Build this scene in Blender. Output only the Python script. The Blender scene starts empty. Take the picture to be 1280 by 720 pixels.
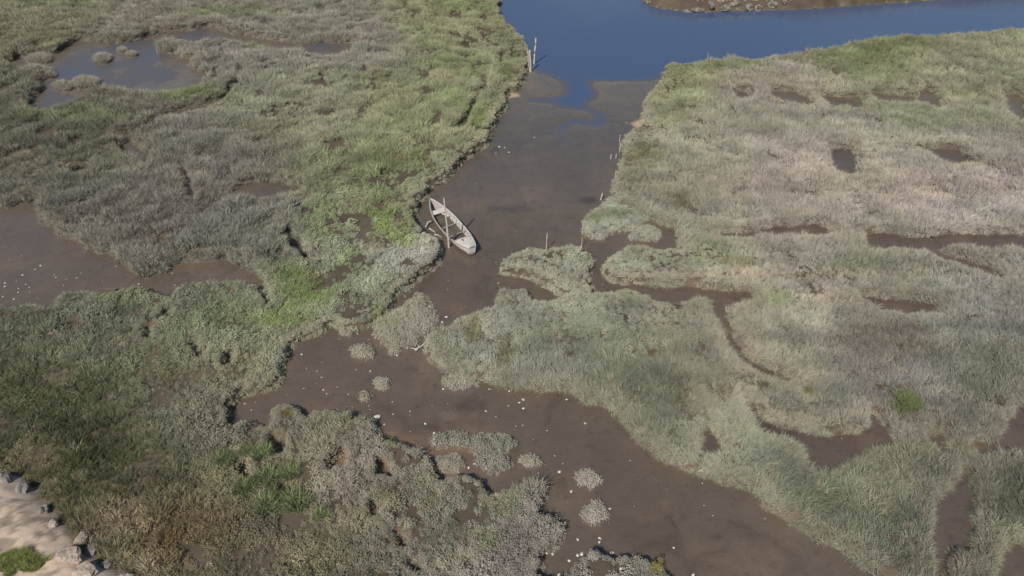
import bpy, math, random
import numpy as np
from mathutils import Vector, Matrix

random.seed(7); RNG = np.random.default_rng(11)
sc = bpy.context.scene
COL = sc.collection
PI = math.pi

# ------------------------------------------------------------------ camera, sky, sun, exposure
CAM_H = 25.0; PITCH = 40.0; FPX = 853.0
cd = bpy.data.cameras.new('camera'); cam = bpy.data.objects.new('camera', cd); COL.objects.link(cam)
cd.sensor_width = 36.0; cd.lens = 36.0 * FPX / 1280.0
cd.clip_start = 0.1; cd.clip_end = 8000
cam.location = (0, 0, CAM_H); cam.rotation_euler = (math.radians(90 - PITCH), 0, 0)
sc.camera = cam

SUN_EL = 46.0; SUN_TRAVEL_AZ = 27.0          # light travels towards +Y, 27 degrees to the right
w = bpy.data.worlds.new('World'); sc.world = w; w.use_nodes = True
nt = w.node_tree; nt.nodes.clear()
sky = nt.nodes.new('ShaderNodeTexSky'); sky.sky_type = 'NISHITA'; sky.sun_disc = False
sky.sun_elevation = math.radians(SUN_EL); sky.sun_rotation = math.radians(180 + SUN_TRAVEL_AZ)
sky.air_density = 1.0; sky.dust_density = 0.6; sky.ozone_density = 1.5
bg = nt.nodes.new('ShaderNodeBackground'); bg.inputs[1].default_value = 0.082
wo = nt.nodes.new('ShaderNodeOutputWorld')
nt.links.new(sky.outputs[0], bg.inputs[0]); nt.links.new(bg.outputs[0], wo.inputs[0])
sl = bpy.data.lights.new('sun', 'SUN'); sl.energy = 4.6; sl.angle = math.radians(0.5); sl.color = (1.0, 0.965, 0.915)
so = bpy.data.objects.new('sun', sl); COL.objects.link(so)
_el, _az = math.radians(SUN_EL), math.radians(SUN_TRAVEL_AZ)
_d = Vector((math.sin(_az) * math.cos(_el), math.cos(_az) * math.cos(_el), -math.sin(_el)))
so.rotation_euler = _d.to_track_quat('-Z', 'Y').to_euler(); so.location = (-20, -40, 60)
sc.view_settings.view_transform = 'Standard'; sc.view_settings.look = 'None'
sc.view_settings.gamma = 1.0; sc.view_settings.exposure = 0.12
sc.cycles.max_bounces = 5; sc.cycles.diffuse_bounces = 2; sc.cycles.glossy_bounces = 2
sc.cycles.transparent_max_bounces = 6; sc.cycles.transmission_bounces = 1

# ------------------------------------------------------------------ helpers
_c, _s = math.cos(math.radians(PITCH)), math.sin(math.radians(PITCH))
def ground(px, py, z=0.0):
    """point of the photograph (1280x720) -> point on the level z"""
    u = (px - 640) / FPX; v = (360 - py) / FPX
    dz = -_s + v * _c; t = (CAM_H - z) / -dz
    return (u * t, (_c + v * _s) * t, z)
def to_px(x, y, z):
    dz = z - CAM_H
    depth = y * _c - dz * _s; up = y * _s + dz * _c
    return 640 + FPX * x / depth, 360 - FPX * up / depth
def P(pts, z=0.0): return np.array([ground(a, b, z)[:2] for a, b in pts])
def tag(o, label=None, cat=None, group=None, kind=None):
    if label: o['label'] = label
    if cat: o['category'] = cat
    if group: o['group'] = group
    if kind: o['kind'] = kind
    return o
def link(name, me, mats=(), parent=None, loc=None):
    o = bpy.data.objects.new(name, me); COL.objects.link(o)
    if me is not None:
        for m in mats: me.materials.append(m)
    if parent is not None: o.parent = parent
    if loc is not None: o.location = loc
    return o
def np_mesh(name, V, F4=None, F3=None, smooth=False, col=None):
    """fast mesh: V (n,3), quads, tris, colour per vertex"""
    me = bpy.data.meshes.new(name)
    loops = []; starts = []; n = 0
    if F4 is not None and len(F4):
        loops.append(np.asarray(F4, np.int32).ravel()); starts.append(np.arange(len(F4)) * 4); n = len(F4) * 4
    if F3 is not None and len(F3):
        loops.append(np.asarray(F3, np.int32).ravel()); starts.append(n + np.arange(len(F3)) * 3)
    loops = np.concatenate(loops); starts = np.concatenate(starts).astype(np.int32)
    me.vertices.add(len(V)); me.vertices.foreach_set('co', np.ascontiguousarray(V, np.float32).ravel())
    me.loops.add(len(loops)); me.loops.foreach_set('vertex_index', loops)
    me.polygons.add(len(starts)); me.polygons.foreach_set('loop_start', starts)
    me.update(calc_edges=True); me.validate()
    if smooth: me.polygons.foreach_set('use_smooth', np.ones(len(me.polygons), bool))
    if col is not None:
        a = me.attributes.new('col', 'FLOAT_COLOR', 'POINT')
        a.data.foreach_set('color', np.c_[col, np.ones(len(col))].astype(np.float32).ravel())
    return me
class MB:
    """collects simple shapes and links them as one mesh object"""
    def __init__(s): s.v = []; s.f = []
    def add(s, vs, fs):
        b = len(s.v); s.v += [tuple(v) for v in vs]; s.f += [tuple(b + i for i in f) for f in fs]
    def tube(s, pts, r, n=7):
        pts = [Vector(p) for p in pts]
        rs = r if isinstance(r, (list, tuple)) else [r] * len(pts)
        vs = []
        for i, p in enumerate(pts):
            t = (pts[min(i + 1, len(pts) - 1)] - pts[max(i - 1, 0)]).normalized()
            a = t.cross(Vector((0, 0, 1)));  a = a if a.length > .05 else t.cross(Vector((1, 0, 0)))
            a.normalize(); b = t.cross(a)
            for k in range(n):
                q = 2 * PI * k / n; vs.append(p + (a * math.cos(q) + b * math.sin(q)) * rs[i] * random.uniform(.88, 1.1))
        fs = [(i * n + k, i * n + (k + 1) % n, (i + 1) * n + (k + 1) % n, (i + 1) * n + k) for i in range(len(pts) - 1) for k in range(n)]
        fs += [tuple(range(n))[::-1], tuple((len(pts) - 1) * n + k for k in range(n))]
        s.add(vs, fs)
    def box(s, c, sx, sy, sz, rz=0, tilt=0):
        M = Matrix.Translation(c) @ Matrix.Rotation(rz, 4, 'Z') @ Matrix.Rotation(tilt, 4, 'Y')
        vs = [M @ Vector((x * sx / 2, y * sy / 2, z * sz / 2)) for x in (-1, 1) for y in (-1, 1) for z in (-1, 1)]
        s.add(vs, [(0, 1, 3, 2), (4, 6, 7, 5), (0, 4, 5, 1), (2, 3, 7, 6), (0, 2, 6, 4), (1, 5, 7, 3)])
    def build(s, name, mat, parent=None, smooth=False, loc=None):
        me = bpy.data.meshes.new(name); me.from_pydata(s.v, [], s.f); me.update()
        if smooth: me.polygons.foreach_set('use_smooth', [True] * len(me.polygons))
        return link(name, me, [mat], parent, loc)

def _hash(ix, iy, seed):
    h = (ix.astype(np.int64) * 374761393 + iy.astype(np.int64) * 668265263 + seed * 982451653) & 0xffffffff
    h = ((h ^ (h >> 13)) * 1274126177) & 0xffffffff
    return ((h ^ (h >> 16)) & 0xffff) / 65535.0
def vnoise(x, y, sc_, seed=0):
    """smooth value noise in -1..1 with features of about sc_ metres"""
    x = np.asarray(x) / sc_; y = np.asarray(y) / sc_
    ix = np.floor(x); iy = np.floor(y); fx = x - ix; fy = y - iy
    fx = fx * fx * (3 - 2 * fx); fy = fy * fy * (3 - 2 * fy)
    a = _hash(ix, iy, seed); b = _hash(ix + 1, iy, seed); c = _hash(ix, iy + 1, seed); d = _hash(ix + 1, iy + 1, seed)
    return 2 * ((a * (1 - fx) + b * fx) * (1 - fy) + (c * (1 - fx) + d * fx) * fy) - 1
def fbm(x, y, sc_, seed=0, o=4):
    t = 0; a = 1; n = 0
    for k in range(o):
        cs, sn = math.cos(.6 * k), math.sin(.6 * k)
        t = t + a * vnoise(x * cs - y * sn, x * sn + y * cs, sc_ / 2.03 ** k, seed + k * 17); n += a; a *= .5
    return t / n
def sstep(a, b, x):
    t = np.clip((x - a) / (b - a), 0, 1); return t * t * (3 - 2 * t)
def lin(c): 
    c = np.asarray(c, float) / 255.; return np.where(c <= .04045, c / 12.92, ((c + .055) / 1.055) ** 2.4)
def poly_sd(X, Y, poly):
    """signed distance, positive inside"""
    px, py = poly[:, 0], poly[:, 1]; n = len(poly)
    d2 = np.full(X.shape, 1e9); ins = np.zeros(X.shape, bool)
    for i in range(n):
        ax, ay = px[i], py[i]; bx, by = px[(i + 1) % n], py[(i + 1) % n]
        ex, ey = bx - ax, by - ay; L = ex * ex + ey * ey + 1e-12
        wx, wy = X - ax, Y - ay
        t = np.clip((wx * ex + wy * ey) / L, 0, 1)
        d2 = np.minimum(d2, (wx - t * ex) ** 2 + (wy - t * ey) ** 2)
        if ay != by:
            c = ((ay > Y) != (by > Y)) & (X < (bx - ax) * (Y - ay) / (by - ay) + ax); ins ^= c
    d = np.sqrt(d2); return np.where(ins, d, -d)

# ------------------------------------------------------------------ map of the marsh (outlines in photo pixels, laid on the ground)
Z_TOP = 0.25
CHANNEL = [(625,0),(623,17),(633,30),(645,40),(655,50),(662,60),(660,76),(655,89),(652,101),(645,111),(635,114),(633,122),(630,134),(618,148),(613,161),(605,178),(591,191),(574,202),(564,215),(548,228),(537,235),
 (533,241),(521,253),(513,266),(521,277),(534,290),(548,300),(553,311),(544,327),(527,341),(507,354),(490,364),(485,374),(484,386),(474,396),(464,401),(450,408),(430,406),(416,401),(396,415),(369,421),(356,435),(350,452),(350,462),(345,476),(318,486),(292,493),(286,507),(282,530),
 (292,537),(319,527),(338,532),(346,526),(341,512),(345,503),(360,500),(374,504),(380,517),(386,524),(393,514),(403,510),(418,508),(430,513),(440,508),(445,519),(464,517),(474,530),(470,544),(487,547),(511,554),(534,567),(544,587),(554,599),(571,594),(591,597),(608,604),(611,618),(628,611),(652,608),
 (668,606),(682,606),(684,616),(672,628),(668,645),(689,645),(704,665),(692,680),(672,690),(676,702),(673,716),(690,724),(709,719),(715,703),(739,686),(757,690),(766,700),(776,690),(800,695),(820,697),(832,722),(840,760),(860,900),
 (1250,900),(1190,770),(1115,718),(1085,702),(1065,688),(1051,675),(1018,665),(994,648),(967,631),(947,611),(924,598),(900,594),(873,587),(850,577),(833,571),(816,557),(796,540),(783,520),(763,507),(732,498),(719,486),(690,481),(645,476),(598,468),(558,462),(544,448),(534,438),(541,418),(564,405),(578,391),(605,381),(625,376),(628,364),(642,359),(660,363),(665,374),(689,377),(709,374),(722,373),(705,365),(685,356),(668,345),(648,342),(631,337),(631,324),(645,317),(682,313),(719,308),(736,317),(737,331),(730,344),(745,354),(762,360),
 (783,358),(810,368),(823,377),(860,373),(884,370),(894,375),(896,388),(903,408),(910,428),(922,441),(934,450),(930,435),(917,415),(911,391),(917,381),(947,371),(951,361),(931,356),(900,357),(850,352),(826,352),(793,351),(766,349),(754,341),(756,331),(769,314),(783,304),(810,307),(850,312),(857,297),(857,286),(833,277),(816,267),(803,260),(786,257),(776,250),
 (766,240),(764,230),(767,220),(774,208),(775,197),(781,183),(782,167),(791,158),(800,153),(806,145),(806,134),(808,118),(823,101),(830,94),(828,84),(840,77),(860,77),(884,74),(917,72),(951,73),(967,69),(994,67),(1025,60),(1051,55),(1085,47),(1119,44),(1169,42),(1219,40),(1253,35),(1280,35),(1600,24),(3000,0),(3000,-120),(560,-120),(600,-60)]
LEFTPOOL = [(-600,225),(-200,250),(0,257),(20,252),(37,248),(52,249),(50,262),(50,272),(67,279),(74,290),(101,294),(111,307),(128,312),(144,309),(148,321),(168,334),(181,341),(202,337),(218,325),(252,321),(286,321),(309,327),(322,334),(334,346),(328,354),(292,349),(268,352),(245,354),(232,357),(218,368),(188,361),(171,356),(151,363),(128,363),(101,364),(74,367),(71,373),(84,379),(60,385),(34,381),(0,380),(-200,400),(-600,420)]
POOLA = [(18,70),(45,66),(67,67),(80,58),(97,50),(111,50),(148,55),(168,49),(188,42),(235,36),(265,32),(275,37),(265,47),(242,50),(222,48),(198,54),(196,62),(215,66),(240,74),(195,69),(180,72),(181,77),(228,80),(246,88),(252,93),(248,101),(228,107),(202,112),(181,111),(168,106),(144,102),(128,109),(112,116),(94,124),(67,134),(47,134),(45,112),(66,106),(58,97),(68,88),(64,80),(34,80)]
POOLB = [(262,40),(310,44),(336,50),(376,55),(403,53),(430,50),(445,55),(437,64),(403,63),(376,59),(336,54)]
SMALL = [
 [(890,370),(902,370),(905,384),(913,402),(922,424),(938,444),(960,458),(994,470),(992,477),(955,466),(930,452),(914,434),(902,410),(894,390)],[(735,352),(765,352),(770,362),(742,362)],  # small muddy openings and gullies in the marsh
 [(288,236),(312,224),(353,226),(378,234),(382,241),(340,244),(300,243)],
 [(224,206),(232,205),(238,222),(248,240),(236,244),(229,222)],
 [(145,170),(160,172),(190,192),(190,202),(160,190)],[(86,206),(112,208),(118,214),(92,218)],  # first outline is a patch of shadow, cut out as an opening
 [(303,84),(308,86),(294,110),(283,123),(264,133),(236,137),(212,147),(190,157),(150,171),(146,166),(186,152),(206,142),(232,131),(258,127),(278,118),(288,104)],
 [(357,283),(362,286),(374,300),(394,322),(387,323),(368,304)],[(323,352),(329,352),(340,374),(335,378)],
 [(596,121),(600,125),(588,148),(577,160),(562,171),(558,167),(572,156),(584,143)],[(600,98),(612,97),(612,110),(602,112)],[(624,72),(631,70),(630,80),(624,82)],
 [(178,408),(190,408),(194,416),(182,420)],[(203,385),(212,386),(214,393),(205,392)],[(238,428),(250,426),(262,440),(254,446)],[(276,445),(290,440),(296,450),(284,456)],
 [(340,545),(358,549),(356,560),(342,558)],[(298,582),(316,580),(314,590),(300,590)],[(350,606),(372,604),(374,618),(356,624)],[(412,568),(430,560),(432,580),(416,586)],
 [(468,574),(486,580),(492,594),(474,592)],[(464,628),(478,632),(474,644),(462,640)],[(490,664),(508,662),(508,678),(494,678)],[(512,700),(530,694),(532,708),(516,712)],[(556,708),(568,708),(568,722),(556,722)],[(578,698),(594,700),(590,708),(578,708)],
 [(964,113),(990,112),(1012,120),(1014,131),(990,128),(965,119)],[(1020,117),(1075,120),(1073,131),(1035,128)],[(1091,114),(1142,118),(1140,126),(1120,125),(1095,122)],[(1157,107),(1172,117),(1177,130),(1147,127)],
 [(1255,116),(1276,116),(1284,147),(1266,147),(1256,132)],[(1040,184),(1073,182),(1065,211),(1042,210)],[(1145,182),(1205,185),(1213,201),(1190,203),(1160,191)],[(918,111),(935,112),(937,121),(918,120)],
 [(1083,305),(1086,294),(1108,287),(1150,296),(1180,289),(1280,290),(1400,284),(1400,300),(1280,304),(1250,307),(1220,303),(1155,304),(1148,308),(1110,304),(1085,309)],
 [(1165,313),(1200,319),(1245,334),(1243,343),(1210,331),(1166,319)],[(1075,365),(1110,369),(1160,374),(1178,380),(1170,387),(1140,384),(1137,389),(1100,382),(1080,374)],
 [(895,284),(920,289),(970,280),(1025,277),(1046,289),(1020,290),(975,287),(920,294),(897,292)],
 [(925,497),(945,500),(958,520),(985,532),(1030,540),(1080,538),(1090,530),(1072,515),(1085,508),(1105,515),(1122,545),(1120,553),(1085,558),(1060,572),(1045,580),(1020,592),(1005,575),(998,550),(970,545),(945,540)],
 [(875,498),(888,512),(895,535),(905,550),(895,568),(872,560),(878,530)],[(1155,540),(1190,535),(1185,557),(1165,562)],[(1265,508),(1330,490),(1330,560),(1280,562),(1215,565),(1213,550),(1245,545)],
 [(1165,622),(1195,598),(1205,575),(1215,582),(1222,620),(1222,660),(1208,690),(1195,670),(1185,700),(1182,760),(1158,760),(1162,665)],[(1250,678),(1280,668),(1320,680),(1320,760),(1236,760)],
 [(1000,480),(1012,478),(1014,486),(1004,488)],[(1118,545),(1130,540),(1134,552),(1122,556)],[(1078,612),(1096,608),(1098,622),(1082,624)],[(1120,592),(1134,590),(1136,602),(1122,604)],
]
FARBANK = [(780,-121),(788,-60),(797,-18),(804,0),(822,9),(850,12),(884,14),(934,12),(984,11),(1030,9),(1085,5),(1152,0),(1400,-12),(3200,-62),(3200,-121)]
DIKE = [(-300,560),(0,586),(18,590),(32,601),(45,620),(62,640),(78,656),(94,668),(108,690),(130,706),(160,724),(260,800),(200,1000),(-500,1000),(-600,600)]
SANDSPOT = [[(786,154),(797,150),(812,150),(808,158),(795,160)],[(630,115),(648,116),(652,121),(634,123)]]
WATER = [(560,-200),(560,-60),(590,-5),(610,30),(625,60),(640,88),(668,86),(686,92),(703,101),(707,110),(703,119),(690,122),(664,122),(664,125),(692,127),(702,133),(716,136),(730,136),(742,141),(748,150),(742,152),(733,149),(722,146),(708,151),(697,160),(697,169),(706,174),(703,178),(709,180),(712,172),(703,166),(704,160),(713,153),(724,151),(734,155),(744,156),(756,152),(756,145),(746,137),(732,130),(742,122),(744,115),(734,106),(736,99),(775,99),(810,99),(835,93),(870,92),(1000,90),(1300,60),(3200,30),(3200,-200)]
# islands and tussocks that stand alone in the mud: (outline or centre+radii, label, kind)
ISLANDS = [
 ([(729,277),(736,267),(752,258),(762,246),(773,246),(777,257),(799,262),(809,270),(803,280),(786,287),(766,290),(749,299),(732,291)], 'low green and grey islet beside the right creek mouth, stakes off its left tip'),
 ([(787,294),(796,284),(816,281),(826,290),(820,299),(793,300)], 'small pale oval shrub islet in the right creek below the larger green islet'),
 ([(470,404),(476,396),(487,392),(497,387),(506,380),(522,366),(536,371),(546,398),(541,410),(524,419),(514,432),(490,441),(480,428),(467,414)], 'leafy green and grey mound in the main channel below the boat'),
 ([(540,546),(556,540),(600,544),(612,546),(628,543),(643,546),(643,560),(634,566),(640,580),(632,589),(616,591),(596,576),(595,560),(570,556),(545,557)], 'T-shaped pale grey shrub clump lying in the lower channel'),
]
def ell(cx, cy, rx, ry, n=14): return [(cx + rx * math.cos(2 * PI * k / n) * random.uniform(.85, 1.12), cy + ry * math.sin(2 * PI * k / n) * random.uniform(.85, 1.12)) for k in range(n)]
TUSS = [
 (561,578,19,11,'greyish green tussock between the T-shaped clump and the lower left marsh edge'),
 (662,575,12,7,'small flat pale tussock just right of the T-shaped clump'),
 (734,596,13,9,'round pale tussock in mid channel, upper of the two right ones'),
 (745,639,14,12,'round pale tussock with shells beside it, lower of the two right ones'),
 (575,475,23,10,'pale low tussock tucked under the right bank at the channel bend'),
 (453,439,13,8,'oval grey tussock in the mud left of the leafy green mound'),
 (477,478,8,6,'tiny grey tussock in the middle of the mud, below the oval grey one'),
 (434,413,9,6,'small dark grey tussock tight under the left bank'),
 (457,494,5,4,'tiniest grey tussock beside the round one at the lower left marsh tip'),
 (127,73,9,5,'small lone tussock in the middle of the upper left pool'),
 (48,74,15,5,'low flat tussock at the left end of the upper left pool'),
 (49,91,18,8,'brownish ragged tussock at the left side of the upper left pool'),
 (78,106,11,6,'rounded tussock between two blue reflections in the upper left pool'),
 (106,103,17,7,'fan shaped tussock at the lower edge of the upper left pool'),
 (152,61,6,3,'tiny tussock nearest the far shore of the upper left pool'),
 (164,66,7,3,'tiny tussock off the tip of the grass spit in the upper left pool'),
]
for t in TUSS: ISLANDS.append((ell(*t[:4]), t[4]))

# signed distance raster: positive = open mud
GS = 0.22; GX0, GX1, GY0, GY1 = -92, 92, 3, 140
gx = np.arange(GX0, GX1, GS); gy = np.arange(GY0, GY1, GS)
GXX, GYY = np.meshgrid(gx, gy)
def raster(polys, base=-6.0, z=Z_TOP, pad=6):
    D = np.full(GXX.shape, base)
    for p in polys:
        p = P(p, z)
        i0 = max(0, int((p[:, 0].min() - pad - GX0) / GS)); i1 = min(len(gx), int((p[:, 0].max() + pad - GX0) / GS) + 1)
        j0 = max(0, int((p[:, 1].min() - pad - GY0) / GS)); j1 = min(len(gy), int((p[:, 1].max() + pad - GY0) / GS) + 1)
        if i1 <= i0 or j1 <= j0: continue
        s = (slice(j0, j1), slice(i0, i1))
        D[s] = np.maximum(D[s], poly_sd(GXX[s], GYY[s], p))
    return D
D_main = raster([CHANNEL, LEFTPOOL, POOLA, POOLB])
D_small = raster(SMALL)
D_isl = raster([i[0] for i in ISLANDS])
D_far = raster([FARBANK], z=0); D_dike = raster([DIKE], z=.4); D_sand = raster(SANDSPOT, z=0); D_wat = raster([WATER], z=0) + .62 + .35 * fbm(GXX, GYY, 2.2, 151, 3)
_ll = to_px(GXX, np.maximum(GYY, 5), 0); _llm = (_ll[0] < 700) & (_ll[1] > 400)
D_main = np.maximum(D_main, raster([POOLA, POOLB]) + .55 + .8 * fbm(GXX, GYY, 2.8, 411, 3))
D_open = np.maximum(D_main, D_small + np.where(_llm, .06, np.where(_ll[0] > 800, np.where(_ll[1] > 490, .1, .26), .12)))
def _sh(D, k):
    yy = np.clip((GYY + k * .27 * GYY / 25 - GY0) / GS, 0, D.shape[0] - 1.001); j = yy.astype(int); v = yy - j; ii = np.arange(D.shape[1])[None, :]
    return D[j, ii] * (1 - v) + D[j + 1, ii] * v
D_open = np.maximum(D_open, np.maximum(_sh(D_open, 1.3), _sh(D_open, -.25)))
D_open += .27 * fbm(GXX, GYY, 1.5, 5, 4) + .14 * vnoise(GXX, GYY, .5, 9)
D_open = np.minimum(D_open, -D_far - .0)
D_openI = np.minimum(D_open, -D_isl)
def samp(D, x, y):
    fx = np.clip((np.asarray(x) - GX0) / GS, 0, D.shape[1] - 1.001); fy = np.clip((np.asarray(y) - GY0) / GS, 0, D.shape[0] - 1.001)
    i = fx.astype(int); j = fy.astype(int); u = fx - i; v = fy - j
    return (D[j, i] * (1 - u) + D[j, i + 1] * u) * (1 - v) + (D[j + 1, i] * (1 - u) + D[j + 1, i + 1] * u) * v

WATER_Z = -0.07
def height(x, y, full=False):
    dO = samp(D_open, x, y); dS = samp(D_main, x, y); dI = samp(D_isl, x, y); dF = samp(D_far, x, y); dD = samp(D_dike, x, y); dW = samp(D_wat, x, y)
    outside = (np.abs(x) > 90) | (y > 138)
    dO = np.where(outside, -3, dO); dF = np.where(outside, -5, dF)
    hum = fbm(x, y, 2.6, 3, 4)
    top = .36 + np.where((x > -16) & (x < 4) & (y > 30), .26, .08) * np.exp(-(np.clip(-dO, 0, 9) / .9) ** 2) * (dS > -3) + .10 * hum + .05 * vnoise(x, y, 7, 8) + .10 * vnoise(x, y, 1.1, 88)
    bed = -.015 + .012 * fbm(x, y, 1.8, 21, 3) + .008 * vnoise(x, y, .35, 22)
    wxx = x + 1.2 * fbm(x, y, 3.0, 301, 3); wyy = y + 1.2 * fbm(x, y, 3.0, 303, 3)
    rill = np.abs(fbm(wxx, wyy * .6, 3.6, 305, 3)); bed = bed - .028 * np.exp(-(rill / .028) ** 2) * sstep(0, .8, dO)
    small = sstep(-.1, .5, samp(D_small, x, y)) * (dS < 0)
    bed = bed + .03 * small - .012 * sstep(-3.5, 0, dW)
    t = sstep(-.07, .10, -dO)
    z = bed * (1 - t) + top * t
    mi = sstep(-.25, .5, dI); z = np.where(dI > -.3, np.maximum(z, bed + .17 * mi), z)
    # the river bed drops below the water
    wd = np.where(dW > -3, np.clip(-.03 - .13 * dW, -1.3, 1), 1)
    soft = -np.log(np.exp(-45 * np.clip(z, -1.4, 1)) + np.exp(-45 * np.clip(wd, -1.4, 1))) / 45
    z = np.where((dO > -.05) & (dW > -1.5), soft, z)
    # shallow pool in the upper left lies partly under water
    pa = sstep(-.3, 1.0, samp(D_poolw, x, y)); z = z - pa * (.062 + .05 * fbm(x, y, 3.2, 77, 3)) * (1 - t)
    # far bank
    fb = np.clip((dF + .25) / 1.7, 0, 1) ** .8
    z = np.where(dF > -.3, -.12 + fb * 1.15 + fb * .2 * fbm(x, y, 1.2, 31, 4), z)
    # sandy dike
    dk = sstep(-.4, .9, dD); rough = fbm(x, y, 1.1, 41, 5) * .10 + np.abs(fbm(x, y, .4, 43, 4)) * .16
    z = z * (1 - dk) + dk * (.62 + rough + .12 * np.clip(dD, 0, 4)) - .10 * np.exp(-((dD + .15) / .22) ** 2)
    return (z, dO, dI, dF, dD, dW) if full else z
D_poolw = raster([[(40,140),(40,105),(75,75),(100,52),(270,30),(250,60),(200,80),(255,92),(200,115),(120,112),(70,140)],[(380,50),(450,50),(450,66),(380,64)]], z=0)

# ------------------------------------------------------------------ node helpers
def new_mat(name):
    m = bpy.data.materials.new(name); m.use_nodes = True; m.node_tree.nodes.clear(); return m, m.node_tree
def N(t, kind, **kw):
    n = t.nodes.new(kind)
    for k, v in kw.items():
        if k.startswith('i_'): n.inputs[k[2:].replace('_', ' ')].default_value = v
        else: setattr(n, k, v)
    return n
def mixrgb(t, a, b, fac, mode='MIX'):
    n = N(t, 'ShaderNodeMix', data_type='RGBA', blend_type=mode)
    for s, v in ((0, fac), (6, a), (7, b)):
        if hasattr(v, 'is_output') or isinstance(v, bpy.types.NodeSocket): t.links.new(v, n.inputs[s])
        else: n.inputs[s].default_value = v if s == 0 else (*v, 1) if len(v) == 3 else v
    return n.outputs[2]
def ramp(t, src, a, b, v0=0., v1=1.):
    n = N(t, 'ShaderNodeMapRange'); n.interpolation_type = 'SMOOTHSTEP'; n.clamp = True
    t.links.new(src, n.inputs[0]); n.inputs[1].default_value = a; n.inputs[2].default_value = b; n.inputs[3].default_value = v0; n.inputs[4].default_value = v1
    return n.outputs[0]
def noise(t, co, scale, detail=4, rough=.55, dim='3D'):
    n = N(t, 'ShaderNodeTexNoise'); n.inputs['Scale'].default_value = scale; n.inputs['Detail'].default_value = detail; n.inputs['Roughness'].default_value = rough
    t.links.new(co, n.inputs['Vector']); return n.outputs[0]

# ground material: colours from the map, wet shine where the 'wet' layer says so
def ground_material():
    m, t = new_mat('marsh_ground')
    out = N(t, 'ShaderNodeOutputMaterial'); b = N(t, 'ShaderNodeBsdfPrincipled'); t.links.new(b.outputs[0], out.inputs[0])
    co = N(t, 'ShaderNodeTexCoord').outputs['Object']
    col = N(t, 'ShaderNodeAttribute', attribute_name='col').outputs['Color']
    wet = N(t, 'ShaderNodeAttribute', attribute_name='wet').outputs['Fac']
    n1 = noise(t, co, .35, 6, .6); n2 = noise(t, co, 3.0, 5, .65); n3 = noise(t, co, 14, 3, .6)
    c = mixrgb(t, col, (1.25, 1.2, 1.12), ramp(t, n1, .45, .7, 0, 1), 'MULTIPLY')
    c = mixrgb(t, c, (.62, .62, .64), ramp(t, n2, .56, .72, 0, .75), 'MULTIPLY')
    c = mixrgb(t, c, (1.35, 1.3, 1.2), ramp(t, n3, .58, .75, 0, .6), 'MULTIPLY')
    v = N(t, 'ShaderNodeTexVoronoi'); v.inputs['Scale'].default_value = 2.6; v.inputs['Randomness'].default_value = 1; t.links.new(co, v.inputs['Vector'])
    c = mixrgb(t, c, (.55, .53, .52), ramp(t, v.outputs['Distance'], .09, .03, 0, .7), 'MULTIPLY')
    t.links.new(c, b.inputs['Base Color'])
    # roughness: patches of standing film of water
    wn = noise(t, co, .8, 5, .6)
    r1 = ramp(t, wn, .42, .60, .10, .40)
    mr = N(t, 'ShaderNodeMix', data_type='FLOAT'); t.links.new(wet, mr.inputs[0]); mr.inputs[2].default_value = .95; t.links.new(r1, mr.inputs[3])
    t.links.new(mr.outputs[0], b.inputs['Roughness'])
    sp = N(t, 'ShaderNodeMath', operation='MULTIPLY'); t.links.new(wet, sp.inputs[0]); sp.inputs[1].default_value = .8; t.links.new(sp.outputs[0], b.inputs['Specular IOR Level'])
    bn = noise(t, co, 5, 6, .65); bp = N(t, 'ShaderNodeBump'); bp.inputs['Strength'].default_value = .35; bp.inputs['Distance'].default_value = .06
    t.links.new(bn, bp.inputs['Height']); t.links.new(bp.outputs[0], b.inputs['Normal'])
    return m
def water_material():
    m, t = new_mat('river_water')
    out = N(t, 'ShaderNodeOutputMaterial'); b = N(t, 'ShaderNodeBsdfPrincipled')
    co = N(t, 'ShaderNodeTexCoord').outputs['Object']
    dep = N(t, 'ShaderNodeAttribute', attribute_name='depth').outputs['Fac']
    b.inputs['Base Color'].default_value = (.058, .088, .165, 1); b.inputs['Roughness'].default_value = .07; b.inputs['IOR'].default_value = 1.333; b.inputs['Specular IOR Level'].default_value = .5
    f = ramp(t, dep, -.03, .14, 0, 1)          # silt shows through the shallows
    sil = noise(t, co, .5, 4, .6)
    t.links.new(mixrgb(t, mixrgb(t, (.108, .086, .068), (.086, .074, .064), sil), (.052, .078, .138), f), b.inputs['Base Color'])
    t.links.new(ramp(t, dep, -.02, .15, .2, .07), b.inputs['Roughness']); t.links.new(b.outputs[0], out.inputs[0])
    mp = N(t, 'ShaderNodeMapping'); mp.inputs['Scale'].default_value = (.55, 1.4, 1); t.links.new(co, mp.inputs[0])
    n1 = noise(t, mp.outputs[0], 3.2, 4, .6)
    wv = ramp(t, noise(t, co, .035, 2, .5), .42, .62, .25, .9)
    bp = N(t, 'ShaderNodeBump'); bp.inputs['Distance'].default_value = .03; t.links.new(wv, bp.inputs['Strength']); t.links.new(n1, bp.inputs['Height'])
    t.links.new(bp.outputs[0], b.inputs['Normal'])
    return m
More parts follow.
